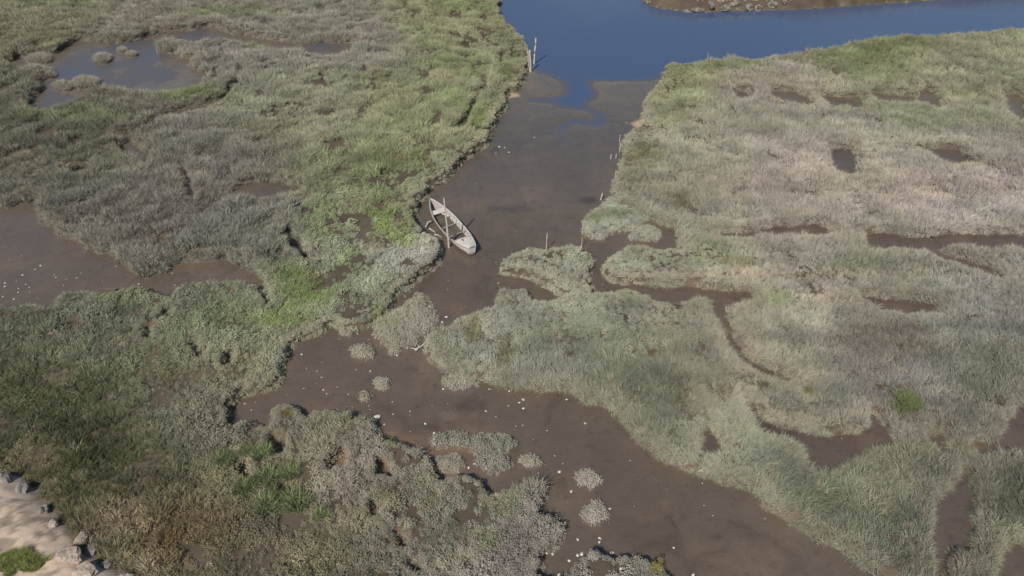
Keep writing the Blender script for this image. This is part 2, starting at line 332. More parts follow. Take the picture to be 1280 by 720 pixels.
def leaf_material(name, inst):
    m, t = new_mat(name)
    out = N(t, 'ShaderNodeOutputMaterial')
    a = N(t, 'ShaderNodeAttribute', attribute_name='col'); a.attribute_type = 'INSTANCER' if inst else 'GEOMETRY'
    tint = N(t, 'ShaderNodeAttribute', attribute_name='tint').outputs['Fac']
    c = mixrgb(t, a.outputs['Color'], (1.0, .94, .84), 1.0, 'MULTIPLY')
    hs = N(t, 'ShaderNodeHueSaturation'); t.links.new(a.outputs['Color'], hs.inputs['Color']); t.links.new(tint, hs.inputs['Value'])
    d = N(t, 'ShaderNodeBsdfDiffuse'); d.inputs['Roughness'].default_value = .6; t.links.new(hs.outputs[0], d.inputs[0])
    tl = N(t, 'ShaderNodeBsdfTranslucent'); t.links.new(hs.outputs[0], tl.inputs[0])
    mx = N(t, 'ShaderNodeMixShader'); mx.inputs[0].default_value = .22
    t.links.new(d.outputs[0], mx.inputs[1]); t.links.new(tl.outputs[0], mx.inputs[2]); t.links.new(mx.outputs[0], out.inputs[0])
    t.nodes.remove(c.node)
    return m
def simple(name, c1, c2, scale=6, rough=.85, bump=.3, stretch=(1, 1, 1), spec=.3):
    m, t = new_mat(name)
    out = N(t, 'ShaderNodeOutputMaterial'); b = N(t, 'ShaderNodeBsdfPrincipled'); t.links.new(b.outputs[0], out.inputs[0])
    co = N(t, 'ShaderNodeTexCoord').outputs['Object']; mp = N(t, 'ShaderNodeMapping'); mp.inputs['Scale'].default_value = stretch; t.links.new(co, mp.inputs[0])
    n = noise(t, mp.outputs[0], scale, 6, .65)
    t.links.new(mixrgb(t, c1, c2, ramp(t, n, .38, .62)), b.inputs['Base Color'])
    b.inputs['Roughness'].default_value = rough; b.inputs['Specular IOR Level'].default_value = spec
    bp = N(t, 'ShaderNodeBump'); bp.inputs['Strength'].default_value = bump; bp.inputs['Distance'].default_value = .02
    t.links.new(n, bp.inputs['Height']); t.links.new(bp.outputs[0], b.inputs['Normal'])
    return m

# ------------------------------------------------------------------ colour maps
K_ALB = 1.5
ANCH = np.array([(50,30,126,126,98),(200,20,132,130,108),(300,60,130,128,112),(550,30,128,132,95),(450,60,128,127,110),(80,170,108,109,88),(250,200,118,116,102),(380,120,134,137,110),(520,140,130,135,98),
 (120,290,116,115,100),(300,280,117,117,103),(450,230,122,129,92),(530,300,140,143,124),(600,100,126,131,98),(430,380,124,133,104),(400,440,120,123,102),(300,420,118,125,96),(100,420,108,114,90),(60,500,90,95,68),
 (150,580,94,98,72),(250,520,108,110,92),(200,660,112,108,84),(100,600,100,102,72),(350,680,108,105,86),(450,600,127,124,108),(550,650,127,126,109),(650,700,127,124,111),(700,330,143,149,122),(770,275,143,149,122),
 (700,430,131,136,112),(600,430,136,139,118),(850,470,122,126,100),(900,560,126,132,108),(1050,620,110,117,93),(1200,650,102,108,86),(1100,460,130,130,114),(1200,400,129,131,115),(950,430,140,141,117),
 (900,320,140,145,117),(1100,320,141,143,119),(1200,250,150,146,131),(1000,220,148,145,127),(850,220,141,143,117),(1150,170,145,146,122),(950,110,148,145,125),(1200,90,136,139,106),(850,90,136,141,100),(1100,60,127,136,92),(1000,300,148,144,128)], float)
A_LIN = lin(ANCH[:, 2:])
GREEN = lin((112,124,78)); OLIVE = lin((106,106,68)); BRIGHT = lin((112,130,66)); DKGREEN = lin((72,78,52)); TAN = lin((160,148,120)); RUST = lin((120,92,62)); GOLD = lin((150,135,55))
BL = [  # green, olive and dry patches: x, y, rx, ry, strength, colour
 (20,0,150,7,.8,'G'),(242,119,44,12,.95,'G'),(300,16,45,7,.8,'G'),(585,8,42,10,.85,'G'),(325,59,14,5,.8,'G'),(578,84,36,16,.75,'G'),(637,86,11,18,.9,'G'),(595,148,11,16,1,'B'),(554,118,22,10,.7,'G'),(470,100,16,14,.6,'O'),(553,98,20,6,.4,'T'),
 (474,215,25,22,.75,'G'),(524,198,15,9,.9,'G'),(497,200,12,8,.6,'O'),(484,277,34,20,.95,'B'),(503,291,22,14,.8,'B'),(437,327,17,16,.8,'G'),(403,284,22,22,.8,'G'),(353,341,22,15,.8,'G'),(382,362,32,22,.95,'B'),(346,395,28,13,.95,'B'),(302,391,45,14,.6,'G'),(395,350,14,10,.7,'O'),(468,305,10,7,.5,'U'),(475,392,10,8,.9,'B'),
 (151,370,32,7,.8,'G'),(60,144,40,8,.6,'G'),(120,150,40,8,.5,'G'),(60,50,40,5,.4,'O'),(340,163,50,9,.5,'O'),(150,190,30,15,.4,'O'),
 (964,375,28,8,1,'G'),(884,317,24,14,.7,'G'),(921,331,22,6,.8,'O'),(985,332,10,6,.6,'O'),(1080,332,40,5,.4,'G'),(900,80,52,6,.85,'G'),(1058,68,62,11,.7,'G'),(1000,70,25,6,.6,'O'),(1125,55,62,9,.6,'O'),(1129,134,38,7,.6,'G'),(1180,150,62,9,.55,'G'),(1200,120,60,6,.4,'G'),
 (800,195,20,16,.8,'O'),(836,150,20,10,.5,'G'),(846,84,20,9,.85,'G'),(840,95,20,4,.5,'O'),(756,267,26,6,.6,'G'),(745,273,6,5,.8,'G'),(793,312,14,7,.8,'G'),(786,361,20,9,.9,'G'),(700,322,20,5,.4,'G'),(591,415,10,14,.95,'O'),(631,441,9,15,.9,'O'),(676,371,8,5,.5,'O'),(850,250,10,8,.7,'O'),(790,230,30,12,.4,'O'),
 (484,400,15,8,.95,'B'),(520,375,10,12,.5,'G'),(631,631,15,16,.85,'G'),(608,675,15,14,.6,'G'),(486,624,14,8,.8,'O'),(457,648,15,7,.8,'G'),(500,681,10,8,.9,'G'),(574,661,12,12,.8,'D'),(538,630,8,10,.6,'O'),(487,552,11,8,1,'B'),(531,600,16,7,.4,'G'),(435,525,8,6,.8,'G'),(560,685,30,15,.35,'G'),(600,625,12,12,.6,'G'),
 (90,440,150,50,.12,'D'),(50,500,70,40,.3,'D'),(130,590,80,45,.35,'D'),(110,560,30,30,.5,'D'),(190,480,60,25,.2,'D'),(215,470,20,10,.5,'O'),(240,660,60,30,.35,'U'),(150,650,40,25,.55,'T'),(170,700,30,18,.5,'T'),(205,680,30,20,.4,'U'),(40,570,30,14,.5,'T'),(60,490,15,6,.5,'G'),
 (375,700,40,15,.4,'O'),(340,690,40,20,.3,'T'),(320,600,60,25,.55,'O'),(365,600,20,20,.6,'G'),(430,640,30,20,.3,'T'),
 (820,430,30,18,.3,'O'),(700,420,60,10,.3,'G'),(860,500,30,20,.4,'O'),(910,490,8,10,.5,'U'),(1240,480,40,20,.3,'O'),(1250,440,30,8,.4,'O'),(1150,560,60,12,.35,'G'),(1180,530,12,6,.9,'O'),(1050,640,60,30,.3,'G'),(1000,470,60,6,.4,'T'),(940,440,14,20,.7,'T'),(1030,372,25,8,.7,'T'),(1000,345,120,5,.5,'T'),(860,345,90,5,.5,'T'),
 (1000,230,150,25,.3,'T'),(1200,230,80,20,.3,'T'),(960,100,100,8,.4,'T'),(1020,520,80,6,.4,'T'),(1255,680,30,30,.3,'G'),(1270,630,20,20,.4,'O'),(1100,430,60,20,.25,'U'),
 (30,705,60,18,1,'B')]
CMAP = dict(G=GREEN, O=OLIVE, B=BRIGHT, D=DKGREEN, T=TAN, U=RUST)
def veg_colour(x, y, z=.4):
    px, py = to_px(x, y, z)
    d2 = ((px[:, None] - ANCH[None, :, 0]) ** 2 + (1.6 * (py[:, None] - ANCH[None, :, 1])) ** 2) + 900
    wt = d2 ** -2.2; wt /= wt.sum(1, keepdims=True); c = wt @ A_LIN
    wob = 1 + .9 * fbm(x, y, 2.2, 61, 4); mot = .78 + .5 * fbm(x, y, .8, 63, 3)
    for bx, by, rx, ry, s, k in BL:
        q = ((px - bx) / rx) ** 2 + ((py - by) / ry) ** 2
        f = np.clip(s * sstep(2.6, .0, q * wob) * mot, 0, 1)
        f = np.where(py < -8, 0, f) if by > 10 else f
        c = c * (1 - f[:, None]) + CMAP[k][None] * f[:, None]
    g = fbm(x, y, 4.5, 71, 4)[:, None]; h = fbm(x, y, 1.1, 73, 3)[:, None]
    st_ = fbm(x * .28, y, .9, 79, 3)[:, None] * np.where(px > 620, .30, .14)[:, None]
    c = c * (1 + .14 * h + st_) * np.where((px < 620) & (py < 520), 1.17, 1.0)[:, None]
    mixg = np.clip(g * 1.3, 0, .35); c = c * (1 - mixg) + (c * np.array([.90, 1.0, .78])) * mixg
    mixb = np.clip(-g * 1.2, 0, .3); c = c * (1 - mixb) + (c * np.array([1.06, .98, .93])) * mixb
    c = c * .84 + c.mean(1, keepdims=True) * .16
    c = c * (1 + np.where(px > 650, 1, 0)[:, None] * np.array([-.045, -.045, -.015]))
    ll_ = (sstep(620, 380, px) * sstep(370, 470, py))[:, None]; c = c * (1 + ll_ * np.array([.16, .14, .04]))
    lf_ = sstep(1.5, -1, fbm(x, y, 2.0, 401, 3) * 3)[:, None]; c = c * (1.10 - .22 * lf_)
    return c * K_ALB * np.array([1.04, .985, 1.05])
PURS = [[(330,330),(380,290),(400,240),(470,215),(520,215),(575,190),(600,160),(625,120),(640,95),(660,60),(700,80),(640,200),(560,240),(560,310),(560,400),(420,440),(350,470),(290,500),(390,510),(470,540),(600,600),(720,660),(700,780),(380,780),(330,690),(300,620),(240,560),(200,500),(150,440),(60,400),(120,370),(330,345)],
 [(620,300),(750,300),(780,350),(900,420),(830,440),(650,430),(600,470),(520,450),(530,400),(600,370),(640,370),(620,340)],[(755,300),(900,310),(900,350),(755,350)],[(765,250),(760,200),(790,150),(800,100),(830,70),(870,70),(850,120),(830,180),(800,230),(780,250)],
 [(690,640),(850,680),(850,800),(680,800)],[(600,-10),(630,-10),(670,60),(640,70)]]
D_purs = raster(PURS)

# ------------------------------------------------------------------ the ground sheet
xs = np.concatenate([[-4000, -1200, -400, -160, -110], np.arange(-78, 78.01, .17), [110, 160, 400, 1200, 4000]])
ys = [-4000, -800, -200, -60, -20, -5, 3]; yv = 8.0
while yv < 112: ys.append(yv); yv += .11 + .0016 * (yv - 8)
ys = np.array(ys + [116, 122, 130, 137, 160, 240, 500, 1500, 6000.])
XX, YY = np.meshgrid(xs, ys); X = XX.ravel(); Y = YY.ravel()
Z, dO, dI, dF, dD, dW = height(X, Y, True)
nx, ny = len(xs), len(ys)
idx = np.arange(nx * ny).reshape(ny, nx)
F4 = np.stack([idx[:-1, :-1], idx[:-1, 1:], idx[1:, 1:], idx[1:, :-1]], -1).reshape(-1, 4)
MUD = np.array([.101, .076, .054]); SOIL = np.array([.085, .068, .05])
n_a = fbm(X, Y, 5, 101, 4)[:, None]; n_b = fbm(X, Y, 1.5, 103, 4)[:, None]
cm = MUD * (1 + .18 * n_a) 
ppx, ppy = to_px(X, np.maximum(Y, 4), 0 * X)
up = sstep(330, 120, ppy)[:, None]; cm = cm * (1 - up * .6) + np.array([.070, .066, .058]) * up * .6      # sky reflection put into the mud colour as grey, towards the river
edge = (np.exp(-(np.clip(dO, 0, 9) / .7) ** 2) * np.clip(.5 + 1.0 * n_b[:, 0], 0, 1))[:, None]
cm = cm * (1 - .3 * edge) + np.array([.115, .088, .062]) * .3 * edge
orange = ((ppx > 250) & (ppx < 620) & (dO > -.4))[:, None] * (sstep(525, 552, ppy + 18 * n_b[:, 0]) * sstep(640, 560, ppx + 30 * n_a[:, 0]))[:, None] * np.clip(.75 + .5 * n_b, 0, 1)
cm = cm * (1 - .7 * orange) + np.array([.17, .10, .06]) * .7 * orange
rightm = ((samp(D_small, X, Y) > -.3) & (samp(D_main, X, Y) < 0) & (ppx > 870))[:, None]
cm = np.where(rightm, cm * .4 + np.array([.085, .062, .048]) * .6, cm)
t = sstep(-.02, .2, -dO)[:, None]
for bx, by, rx_, ry_, k_ in [(733,250,14,5,.62),(590,506,20,7,.8),(560,520,14,5,1.3),(635,262,30,5,.85)]:
    f_ = sstep(1.6, .3, ((ppx - bx) / rx_) ** 2 + ((ppy - by) / ry_) ** 2 + .7 * n_b[:, 0])[:, None]; cm = cm * (1 - f_ * (1 - k_))
bar = sstep(175, 110, ppy)[:, None] * (dW < 1.5)[:, None]; cm = cm * (1 - .7 * bar) + np.array([.120, .096, .070]) * .7 * bar
spk = (fbm(X * .55, Y, .4, 141, 4) > .40)[:, None] * (fbm(X, Y, 3, 143, 2) > -.1)[:, None]; cm = np.where(spk, cm * .85, cm)
_wx = X + 1.2 * fbm(X, Y, 3.0, 301, 3); _wy = Y + 1.2 * fbm(X, Y, 3.0, 303, 3); _rl = np.exp(-(np.abs(fbm(_wx, _wy * .6, 3.6, 305, 3)) / .03) ** 2)[:, None]
cm = cm * (1 - .15 * _rl * (n_b > -.3))
c = cm * (1 - t) + SOIL * (1 + .3 * n_b) * t
s_ = sstep(-.1, .35, samp(D_sand, X, Y) + .2 * n_b[:, 0])[:, None]; c = c * (1 - s_) + np.array([.36, .27, .185]) * s_
ff = sstep(-.3, .0, dF)[:, None]; c = c * (1 - ff) + (np.array([.085, .066, .05]) * (1 + .5 * n_b)) * ff
f2 = sstep(1.3, 2.6, dF + n_b[:, 0])[:, None]; c = c * (1 - f2) + np.array([.20, .18, .15]) * f2
dk = sstep(-.25, .2, dD + .25 * n_b[:, 0])[:, None]; crust = (fbm(X, Y, .28, 161, 4) > .10)[:, None] * (fbm(X, Y, 1.6, 163, 2) > -.25)[:, None]
c = c * (1 - dk) + (np.array([.385, .305, .235]) * (1 + .22 * n_b + .12 * n_a) * np.where(crust, .62, 1.0)) * dk
out_ = ((np.abs(X) > 80) | (Y > 113) | (Y < 9))[:, None]; c = np.where(out_ & (dO < 0)[:, None], lin((125, 124, 104)) * .9, c)
wet = sstep(.06, .3, dO) * (1 - t[:, 0]) * (1 - dk[:, 0]) * (1 - ff[:, 0]) * (1 - s_[:, 0])
me = np_mesh('ground', np.c_[X, Y, Z], F4, smooth=True, col=np.clip(c, .01, .9))
a = me.attributes.new('wet', 'FLOAT', 'POINT'); a.data.foreach_set('value', wet.astype(np.float32))
tag(link('ground', me, [ground_material()]), kind='structure')

# water sheet with its real depth stored per vertex
wx = np.concatenate([[-300], np.arange(-90, 90.1, .4), [300]]); wy = np.arange(46, 140, .33)
WX, WY = np.meshgrid(wx, wy); wX = WX.ravel(); wY = WY.ravel()
dep = WATER_Z - height(wX, wY)
idx = np.arange(len(wx) * len(wy)).reshape(len(wy), len(wx))
F4 = np.stack([idx[:-1, :-1], idx[:-1, 1:], idx[1:, 1:], idx[1:, :-1]], -1).reshape(-1, 4)
F4 = F4[dep[F4].max(1) > -.03]
me = np_mesh('water', np.c_[wX, wY, np.full_like(wX, WATER_Z)], F4, smooth=True)
a = me.attributes.new('depth', 'FLOAT', 'POINT'); a.data.foreach_set('value', np.clip(dep, 0, 3).astype(np.float32))
WMAT = water_material()
tag(link('water', me, [WMAT]), kind='structure')

# ------------------------------------------------------------------ plant shapes
LEAF_I = leaf_material('foliage_instanced', True); LEAF_G = leaf_material('foliage', False)
def shrub_shape(seed, n=190):
    """low cushion of small oval leaves, radius 1"""
    r = np.random.default_rng(seed)
    z = r.uniform(-.05, 1, n); a = r.uniform(0, 2 * PI, n); rr = np.sqrt(1 - np.clip(z, 0, 1) ** 2)
    d = np.c_[rr * np.cos(a), rr * np.sin(a), z]
    lob = 1 + .22 * np.sin(3 * a + seed) * rr + .15 * np.sin(7 * a + 2 * seed) * rr + .12 * np.sin(9 * z + seed)
    rad = lob * r.uniform(.62, 1.06, n)
    p = d * rad[:, None] * np.array([1, 1, .85])
    nn = d + r.normal(0, .65, (n, 3)); nn[:, 2] += .25; nn /= np.linalg.norm(nn, axis=1)[:, None]
    t1 = np.cross(nn, r.normal(0, 1, (n, 3))); t1 /= np.linalg.norm(t1, axis=1)[:, None]; t2 = np.cross(nn, t1)
    s = r.uniform(.09, .17, n)[:, None]
    V = np.stack([p - t1 * s, p - t2 * s * .5, p + t1 * s * 1.1, p + t2 * s * .5], 1).reshape(-1, 3)
    tint = np.repeat(r.uniform(.78, 1.22, n), 4)
    return V, np.arange(4 * n).reshape(-1, 4), None, tint
def tuft_shape(seed, n=95, lean=.35, spread=.42, wid=.021, curl=.5):
    """fountain of narrow bent blades, height 1"""
    r = np.random.default_rng(seed)
    a = r.uniform(0, 2 * PI, n); b0 = np.c_[np.cos(a), np.sin(a), 0 * a] * (r.uniform(0, 1, n) ** .5 * spread)[:, None]
    b0[:, 2] = -.08
    az = a + r.normal(0, .8, n); tl = np.abs(r.normal(0, lean, n)) + .05; L = r.uniform(.55, 1.05, n)
    d0 = np.c_[np.cos(az) * np.sin(tl), np.sin(az) * np.sin(tl), np.cos(tl)]
    tl2 = tl + curl * r.uniform(.4, 1.6, n); d1 = np.c_[np.cos(az) * np.sin(tl2), np.sin(az) * np.sin(tl2), np.cos(tl2)]
    m1 = b0 + d0 * (L * .55)[:, None]; tp = m1 + d1 * (L * .5)[:, None]
    fa = r.uniform(0, 2 * PI, n); sd = np.c_[np.cos(fa), np.sin(fa), 0 * fa] * (wid * r.uniform(.7, 1.3, n))[:, None]
    V = np.stack([b0 - sd, b0 + sd, m1 + sd * .9, m1 - sd * .9, tp], 1).reshape(-1, 3)
    k = np.arange(n) * 5
    F4 = np.stack([k, k + 1, k + 2, k + 3], 1); F3 = np.stack([k + 3, k + 2, k + 4], 1)
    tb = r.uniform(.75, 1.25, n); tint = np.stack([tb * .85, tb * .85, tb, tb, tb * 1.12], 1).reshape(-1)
    return V, F4, F3, tint
SHAPES = {'shrub': [shrub_shape(s) for s in range(1, 6)],
          'tuft': [tuft_shape(20 + s) for s in range(5)],
          'lodged': [tuft_shape(40 + s, 92, .75, .5, .021, .75) for s in range(5)]}
PROTO = {}
for k, lst in SHAPES.items():
    cl = bpy.data.collections.new(k + '_shapes')
    for i, (V, F4, F3, tint) in enumerate(lst):
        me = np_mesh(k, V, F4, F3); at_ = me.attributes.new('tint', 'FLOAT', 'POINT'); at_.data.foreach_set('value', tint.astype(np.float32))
        me.materials.append(LEAF_I); cl.objects.link(bpy.data.objects.new('%s_%d' % (k, i), me))
    PROTO[k] = cl
def rot_matrix(rx, rz, s):
    cx, sx, cz, sz = np.cos(rx), np.sin(rx), np.cos(rz), np.sin(rz); M = np.zeros((len(rx), 3, 3))
    # lean about X by rx, then turn about Z by rz
    M[:, 0, 0] = cz; M[:, 0, 1] = -sz * cx; M[:, 0, 2] = sz * sx
    M[:, 1, 0] = sz; M[:, 1, 1] = cz * cx; M[:, 1, 2] = -cz * sx
    M[:, 2, 1] = sx; M[:, 2, 2] = cx
    return M * s[:, None, :]
def bake(kind, pts, rx, rz, s, col):
    """real mesh of all the given plants"""
    Vs, F4s, F3s, Ts, Cs = [], [], [], [], []; n = 0
    M = rot_matrix(rx, rz, s)
    for i in range(len(pts)):
        V, F4, F3, tint = SHAPES[kind[i]][i % 5]
        Vs.append(V @ M[i].T + pts[i]); F4s.append(F4 + n)
        if F3 is not None: F3s.append(F3 + n)
        Ts.append(tint); Cs.append(np.repeat(col[i][None], len(V), 0)); n += len(V)
    me = np_mesh('foliage', np.concatenate(Vs), np.concatenate(F4s), np.concatenate(F3s) if F3s else None, col=np.concatenate(Cs))
    a = me.attributes.new('tint', 'FLOAT', 'POINT'); a.data.foreach_set('value', np.concatenate(Ts).astype(np.float32))
    return me
def gn_group(kind):
    g = bpy.data.node_groups.new('plant_' + kind, 'GeometryNodeTree')
    g.interface.new_socket('Geometry', in_out='INPUT', socket_type='NodeSocketGeometry'); g.interface.new_socket('Geometry', in_out='OUTPUT', socket_type='NodeSocketGeometry')
    gi = g.nodes.new('NodeGroupInput'); go = g.nodes.new('NodeGroupOutput')
    ci = g.nodes.new('GeometryNodeCollectionInfo'); ci.inputs['Collection'].default_value = PROTO[kind]; ci.inputs['Separate Children'].default_value = True; ci.inputs['Reset Children'].default_value = True
    ip = g.nodes.new('GeometryNodeInstanceOnPoints'); ip.inputs['Pick Instance'].default_value = True
    def att(name, tp):
        n = g.nodes.new('GeometryNodeInputNamedAttribute'); n.data_type = tp; n.inputs['Name'].default_value = name; return n.outputs[0]
    e2r = g.nodes.new('FunctionNodeEulerToRotation'); g.links.new(att('rot', 'FLOAT_VECTOR'), e2r.inputs[0])
    g.links.new(gi.outputs[0], ip.inputs['Points']); g.links.new(ci.outputs[0], ip.inputs['Instance'])
    g.links.new(att('pick', 'INT'), ip.inputs['Instance Index']); g.links.new(e2r.outputs[0], ip.inputs['Rotation']); g.links.new(att('size', 'FLOAT_VECTOR'), ip.inputs['Scale'])
    g.links.new(ip.outputs[0], go.inputs[0]); return g
GN = {k: gn_group(k) for k in PROTO}
def scatter(name, label, cat, kind, pts, rx, rz, s, col, group=None):
    if len(pts) == 0: return
    me = bpy.data.meshes.new(name); me.vertices.add(len(pts)); me.vertices.foreach_set('co', pts.astype(np.float32).ravel())
    def A(n, tp, key, arr): a = me.attributes.new(n, tp, 'POINT'); a.data.foreach_set(key, np.ascontiguousarray(arr).ravel())
    A('rot', 'FLOAT_VECTOR', 'vector', np.c_[rx, 0 * rx, rz].astype(np.float32)); A('size', 'FLOAT_VECTOR', 'vector', s.astype(np.float32))
    A('pick', 'INT', 'value', RNG.integers(0, 5, len(pts)).astype(np.int32)); A('col', 'FLOAT_COLOR', 'color', np.c_[col, np.ones(len(col))].astype(np.float32))
    o = link(name, me, [LEAF_I]); md = o.modifiers.new('plants', 'NODES'); md.node_group = GN[kind]
    return tag(o, label, cat, group, 'stuff')

def plant_params(x, y, sp):
    """size, lean and turn per plant; sp: 0 shrub, 1 tuft, 2 lodged"""
    n = len(x); hum = fbm(x, y, 2.6, 3, 4); patch = fbm(x, y, 1.2, 91, 3)
    base = np.where(sp == 0, .215, np.where((sp == 1) & (x < -4) & (y > 30), .54, np.where(y < 32, .39, .45))) * RNG.uniform(.7, 1.3, n) * (1 + np.where(x < -4, .85, .6) * patch)
    s = np.c_[base, base, base * np.where(sp == 0, RNG.uniform(.8, 1.3, n), RNG.uniform(.8, 1.15, n))]
    wind = 2.2 * fbm(x, y, 6, 95, 3) + PI * .9
    rx = np.where(sp == 0, RNG.normal(0, .15, n), np.where(sp == 2, RNG.normal(.62, .2, n), RNG.normal(.22, .18, n)))
    rz = np.where(sp == 0, RNG.uniform(0, 2 * PI, n), wind + RNG.normal(0, .45, n))
    return rx, rz, s
# candidate points: jittered grid, tighter near the camera
XS, YS = [], []
for y0, y1, st in ((8, 30, .23), (30, 55, .265), (55, 104, .32)):
    a, b = np.meshgrid(np.arange(-78, 78, st), np.arange(y0, y1, st)); a = a.ravel() + RNG.uniform(-.5, .5, a.size) * st; b = b.ravel() + RNG.uniform(-.5, .5, b.size) * st
    dp = b * _c + CAM_H * _s; k = np.abs(a) < .75 * dp + 7; XS.append(a[k]); YS.append(b[k])
x = np.concatenate(XS); y = np.concatenate(YS)
z, dO, dI, dF, dD, dW = height(x, y, True)
dP = samp(D_purs, x, y) + 1.0 * fbm(x, y, 3, 55, 3)
px, py = to_px(x, y, z)
right_poly = P([(720,-121),(718,60),(715,150),(700,230),(600,340),(525,400),(530,460),(620,520),(740,560),(850,640),(1000,740),(1100,900),(3000,900),(3000,-121)])
isR = poly_sd(x, y, right_poly) > 0
lowleft = poly_sd(x, y, P([(-900,440),(-200,395),(0,378),(70,375),(200,366),(250,352),(330,352),(345,420),(470,450),(900,720),(1200,1200),(-1500,1200)])) > 0
upleft = ~isR & ~lowleft
keep = (dO < .13) & (dF < -.1) & (dD < -.1 + .25 * fbm(x, y, .8, 12, 3))
pit = np.where(isR, fbm(x, y, 1.0, 33, 2), fbm(x, y, 1.5, 34, 3))
thin = np.where(isR, .60, np.where(upleft, .24, np.where((px > 285) & (py > 490), .26, .45))) 
keep &= (pit < thin) | (RNG.random(len(x)) < .12)
# species
sp = np.full(len(x), 1)
sp[isR] = 2; upleft = ~isR & ~lowleft
mixn = fbm(x, y, 4, 57, 3)
sp[(upleft) & (mixn > .3)] = 2
sp[lowleft & (RNG.random(len(x)) < .45 + .6 * mixn)] = 0
sp[dP > 0] = 0
sp[(sp == 0) & (RNG.random(len(x)) < .04)] = 1
sp[(~isR) & (dO > -.55) & (dP > -2.5) & (samp(D_main, x, y) > -1.2) & ~lowleft & (px > 420)] = 0
farland = dF > .9
keepF = farland & (RNG.random(len(x)) < .75)
rx, rz, s = plant_params(x, y, sp)
# blades at the bank hang outwards and shorten
eb = np.clip(1 + (dO + .25) * .8, 1, 1.15)
s[:, 2] *= np.where((dO > -.25) & (sp == 0), .8, 1)
colv = veg_colour(x, y, .35) * RNG.uniform(.84, 1.16, len(x))[:, None]
pale = np.exp(-((dO + .1) / .45) ** 2)[:, None] * np.where(isR, .4, .3)[:, None]
colv = colv * (1 - pale) + (lin((150, 142, 122)) * K_ALB) * pale        # bleached outer fringe of the beds
dead = (RNG.random(len(x)) < .04)[:, None]; colv = np.where(dead, colv * .45 + lin((158, 148, 126)) * K_ALB * .55, colv)
pts = np.c_[x, y, z - .02]
REG = [
 ('upper_left', upleft, 'on the upper left marsh, left of the main channel'),
 ('lower_left', lowleft & ~isR, 'across the lower left marsh in front of the sandy bank'),
 ('right', isR, 'over the right marsh beyond the creek mouth')]
NM = {0: ('shrub_cover', 'shrubs', 'grey green low shrubs with fine fleshy leaves'), 1: ('marsh_grass', 'grass', 'upright grey green marsh grass tufts'), 2: ('flattened_grass', 'grass', 'pale flattened wind-combed marsh grass')}
for _, m, where in REG:
    for k, kn in ((0, 'shrub'), (1, 'tuft'), (2, 'lodged')):
        q = keep & m & (sp == k)
        scatter(NM[k][0], NM[k][2] + ' ' + where, NM[k][1], kn, pts[q], rx[q], rz[q], s[q], colv[q])
q = keepF; farc = lin((176, 168, 148)) * 1.5 * RNG.uniform(.7, 1.15, len(x))[:, None]
s2 = s.copy(); s2 *= .75
scatter('dry_scrub', 'bleached dry scrub along the top of the far river bank', 'scrub', 'shrub', pts[q], rx[q], rz[q], s2[q], farc[q])
# fringe: plants rooted on the bank faces, leaning out over the mud
FX, FY = [], []
for y0, y1, st in ((9, 40, .13), (40, 70, .17), (70, 98, .24)):
    a, b = np.meshgrid(np.arange(-76, 76, st), np.arange(y0, y1, st)); a = a.ravel(); b = b.ravel(); dp = b * _c + CAM_H * _s
    k = (np.abs(a) < .75 * dp + 4); a, b = a[k], b[k]; dd_ = samp(D_open, a, b); k = (dd_ > -.22) & (dd_ < .12); a, b = a[k], b[k]
    FX.append(a + RNG.uniform(-.5, .5, a.size) * st); FY.append(b + RNG.uniform(-.5, .5, b.size) * st)
a = np.concatenate(FX); b = np.concatenate(FY); k = (RNG.random(len(a)) < np.where(a > 4, .55, .75)) & (samp(D_dike, a, b) < -.2) & (samp(D_far, a, b) < -.3) & (fbm(a, b, 1.1, 171, 2) > -.45); a, b = a[k], b[k]
e_ = .15; gxx = samp(D_open, a + e_, b) - samp(D_open, a - e_, b); gyy = samp(D_open, a, b + e_) - samp(D_open, a, b - e_)
fz = height(a, b); fR = poly_sd(a, b, right_poly) > 0; fpx, fpy = to_px(a, b, fz)
fp = (samp(D_purs, a, b) + fbm(a, b, 3, 55, 3) > 0) | ((~fR) & (samp(D_main, a, b) > -1.2) & (fpx > 420))
fc = veg_colour(a, b, .2); pf = np.where(fR, .42, .38)[:, None]; fc = (fc * (1 - pf) + lin((146, 139, 122)) * K_ALB * pf) * RNG.uniform(.8, 1.15, (len(a), 1))
n = len(a); frz = np.arctan2(gxx, -gyy) + RNG.normal(0, .35, n)
for m, kn, lab, nm in ((fp & ~fR, 'shrub', 'grey low shrubs spilling down the left channel bank faces', 'shrub_fringe'), (fp & fR, 'shrub', 'grey low shrubs spilling down the right creek bank faces', 'shrub_fringe'),
                       (~fp & ~fR, 'lodged', 'grey grass fringe hanging over the edges of the left pools', 'grass_fringe'), (~fp & fR, 'lodged', 'pale grass fringe hanging over the right marsh gullies and bank', 'grass_fringe')):
    sh_ = kn == 'shrub'; sz = (RNG.uniform(.11, .2, n) if sh_ else RNG.uniform(.26, .44, n))[:, None]
    scatter(nm, lab, 'shrubs' if sh_ else 'grass', kn, np.c_[a, b, fz - .01][m], (RNG.normal(.4, .2, n) if sh_ else RNG.normal(.55, .25, n))[m], frz[m], (sz * np.ones((1, 3)))[m], fc[m])
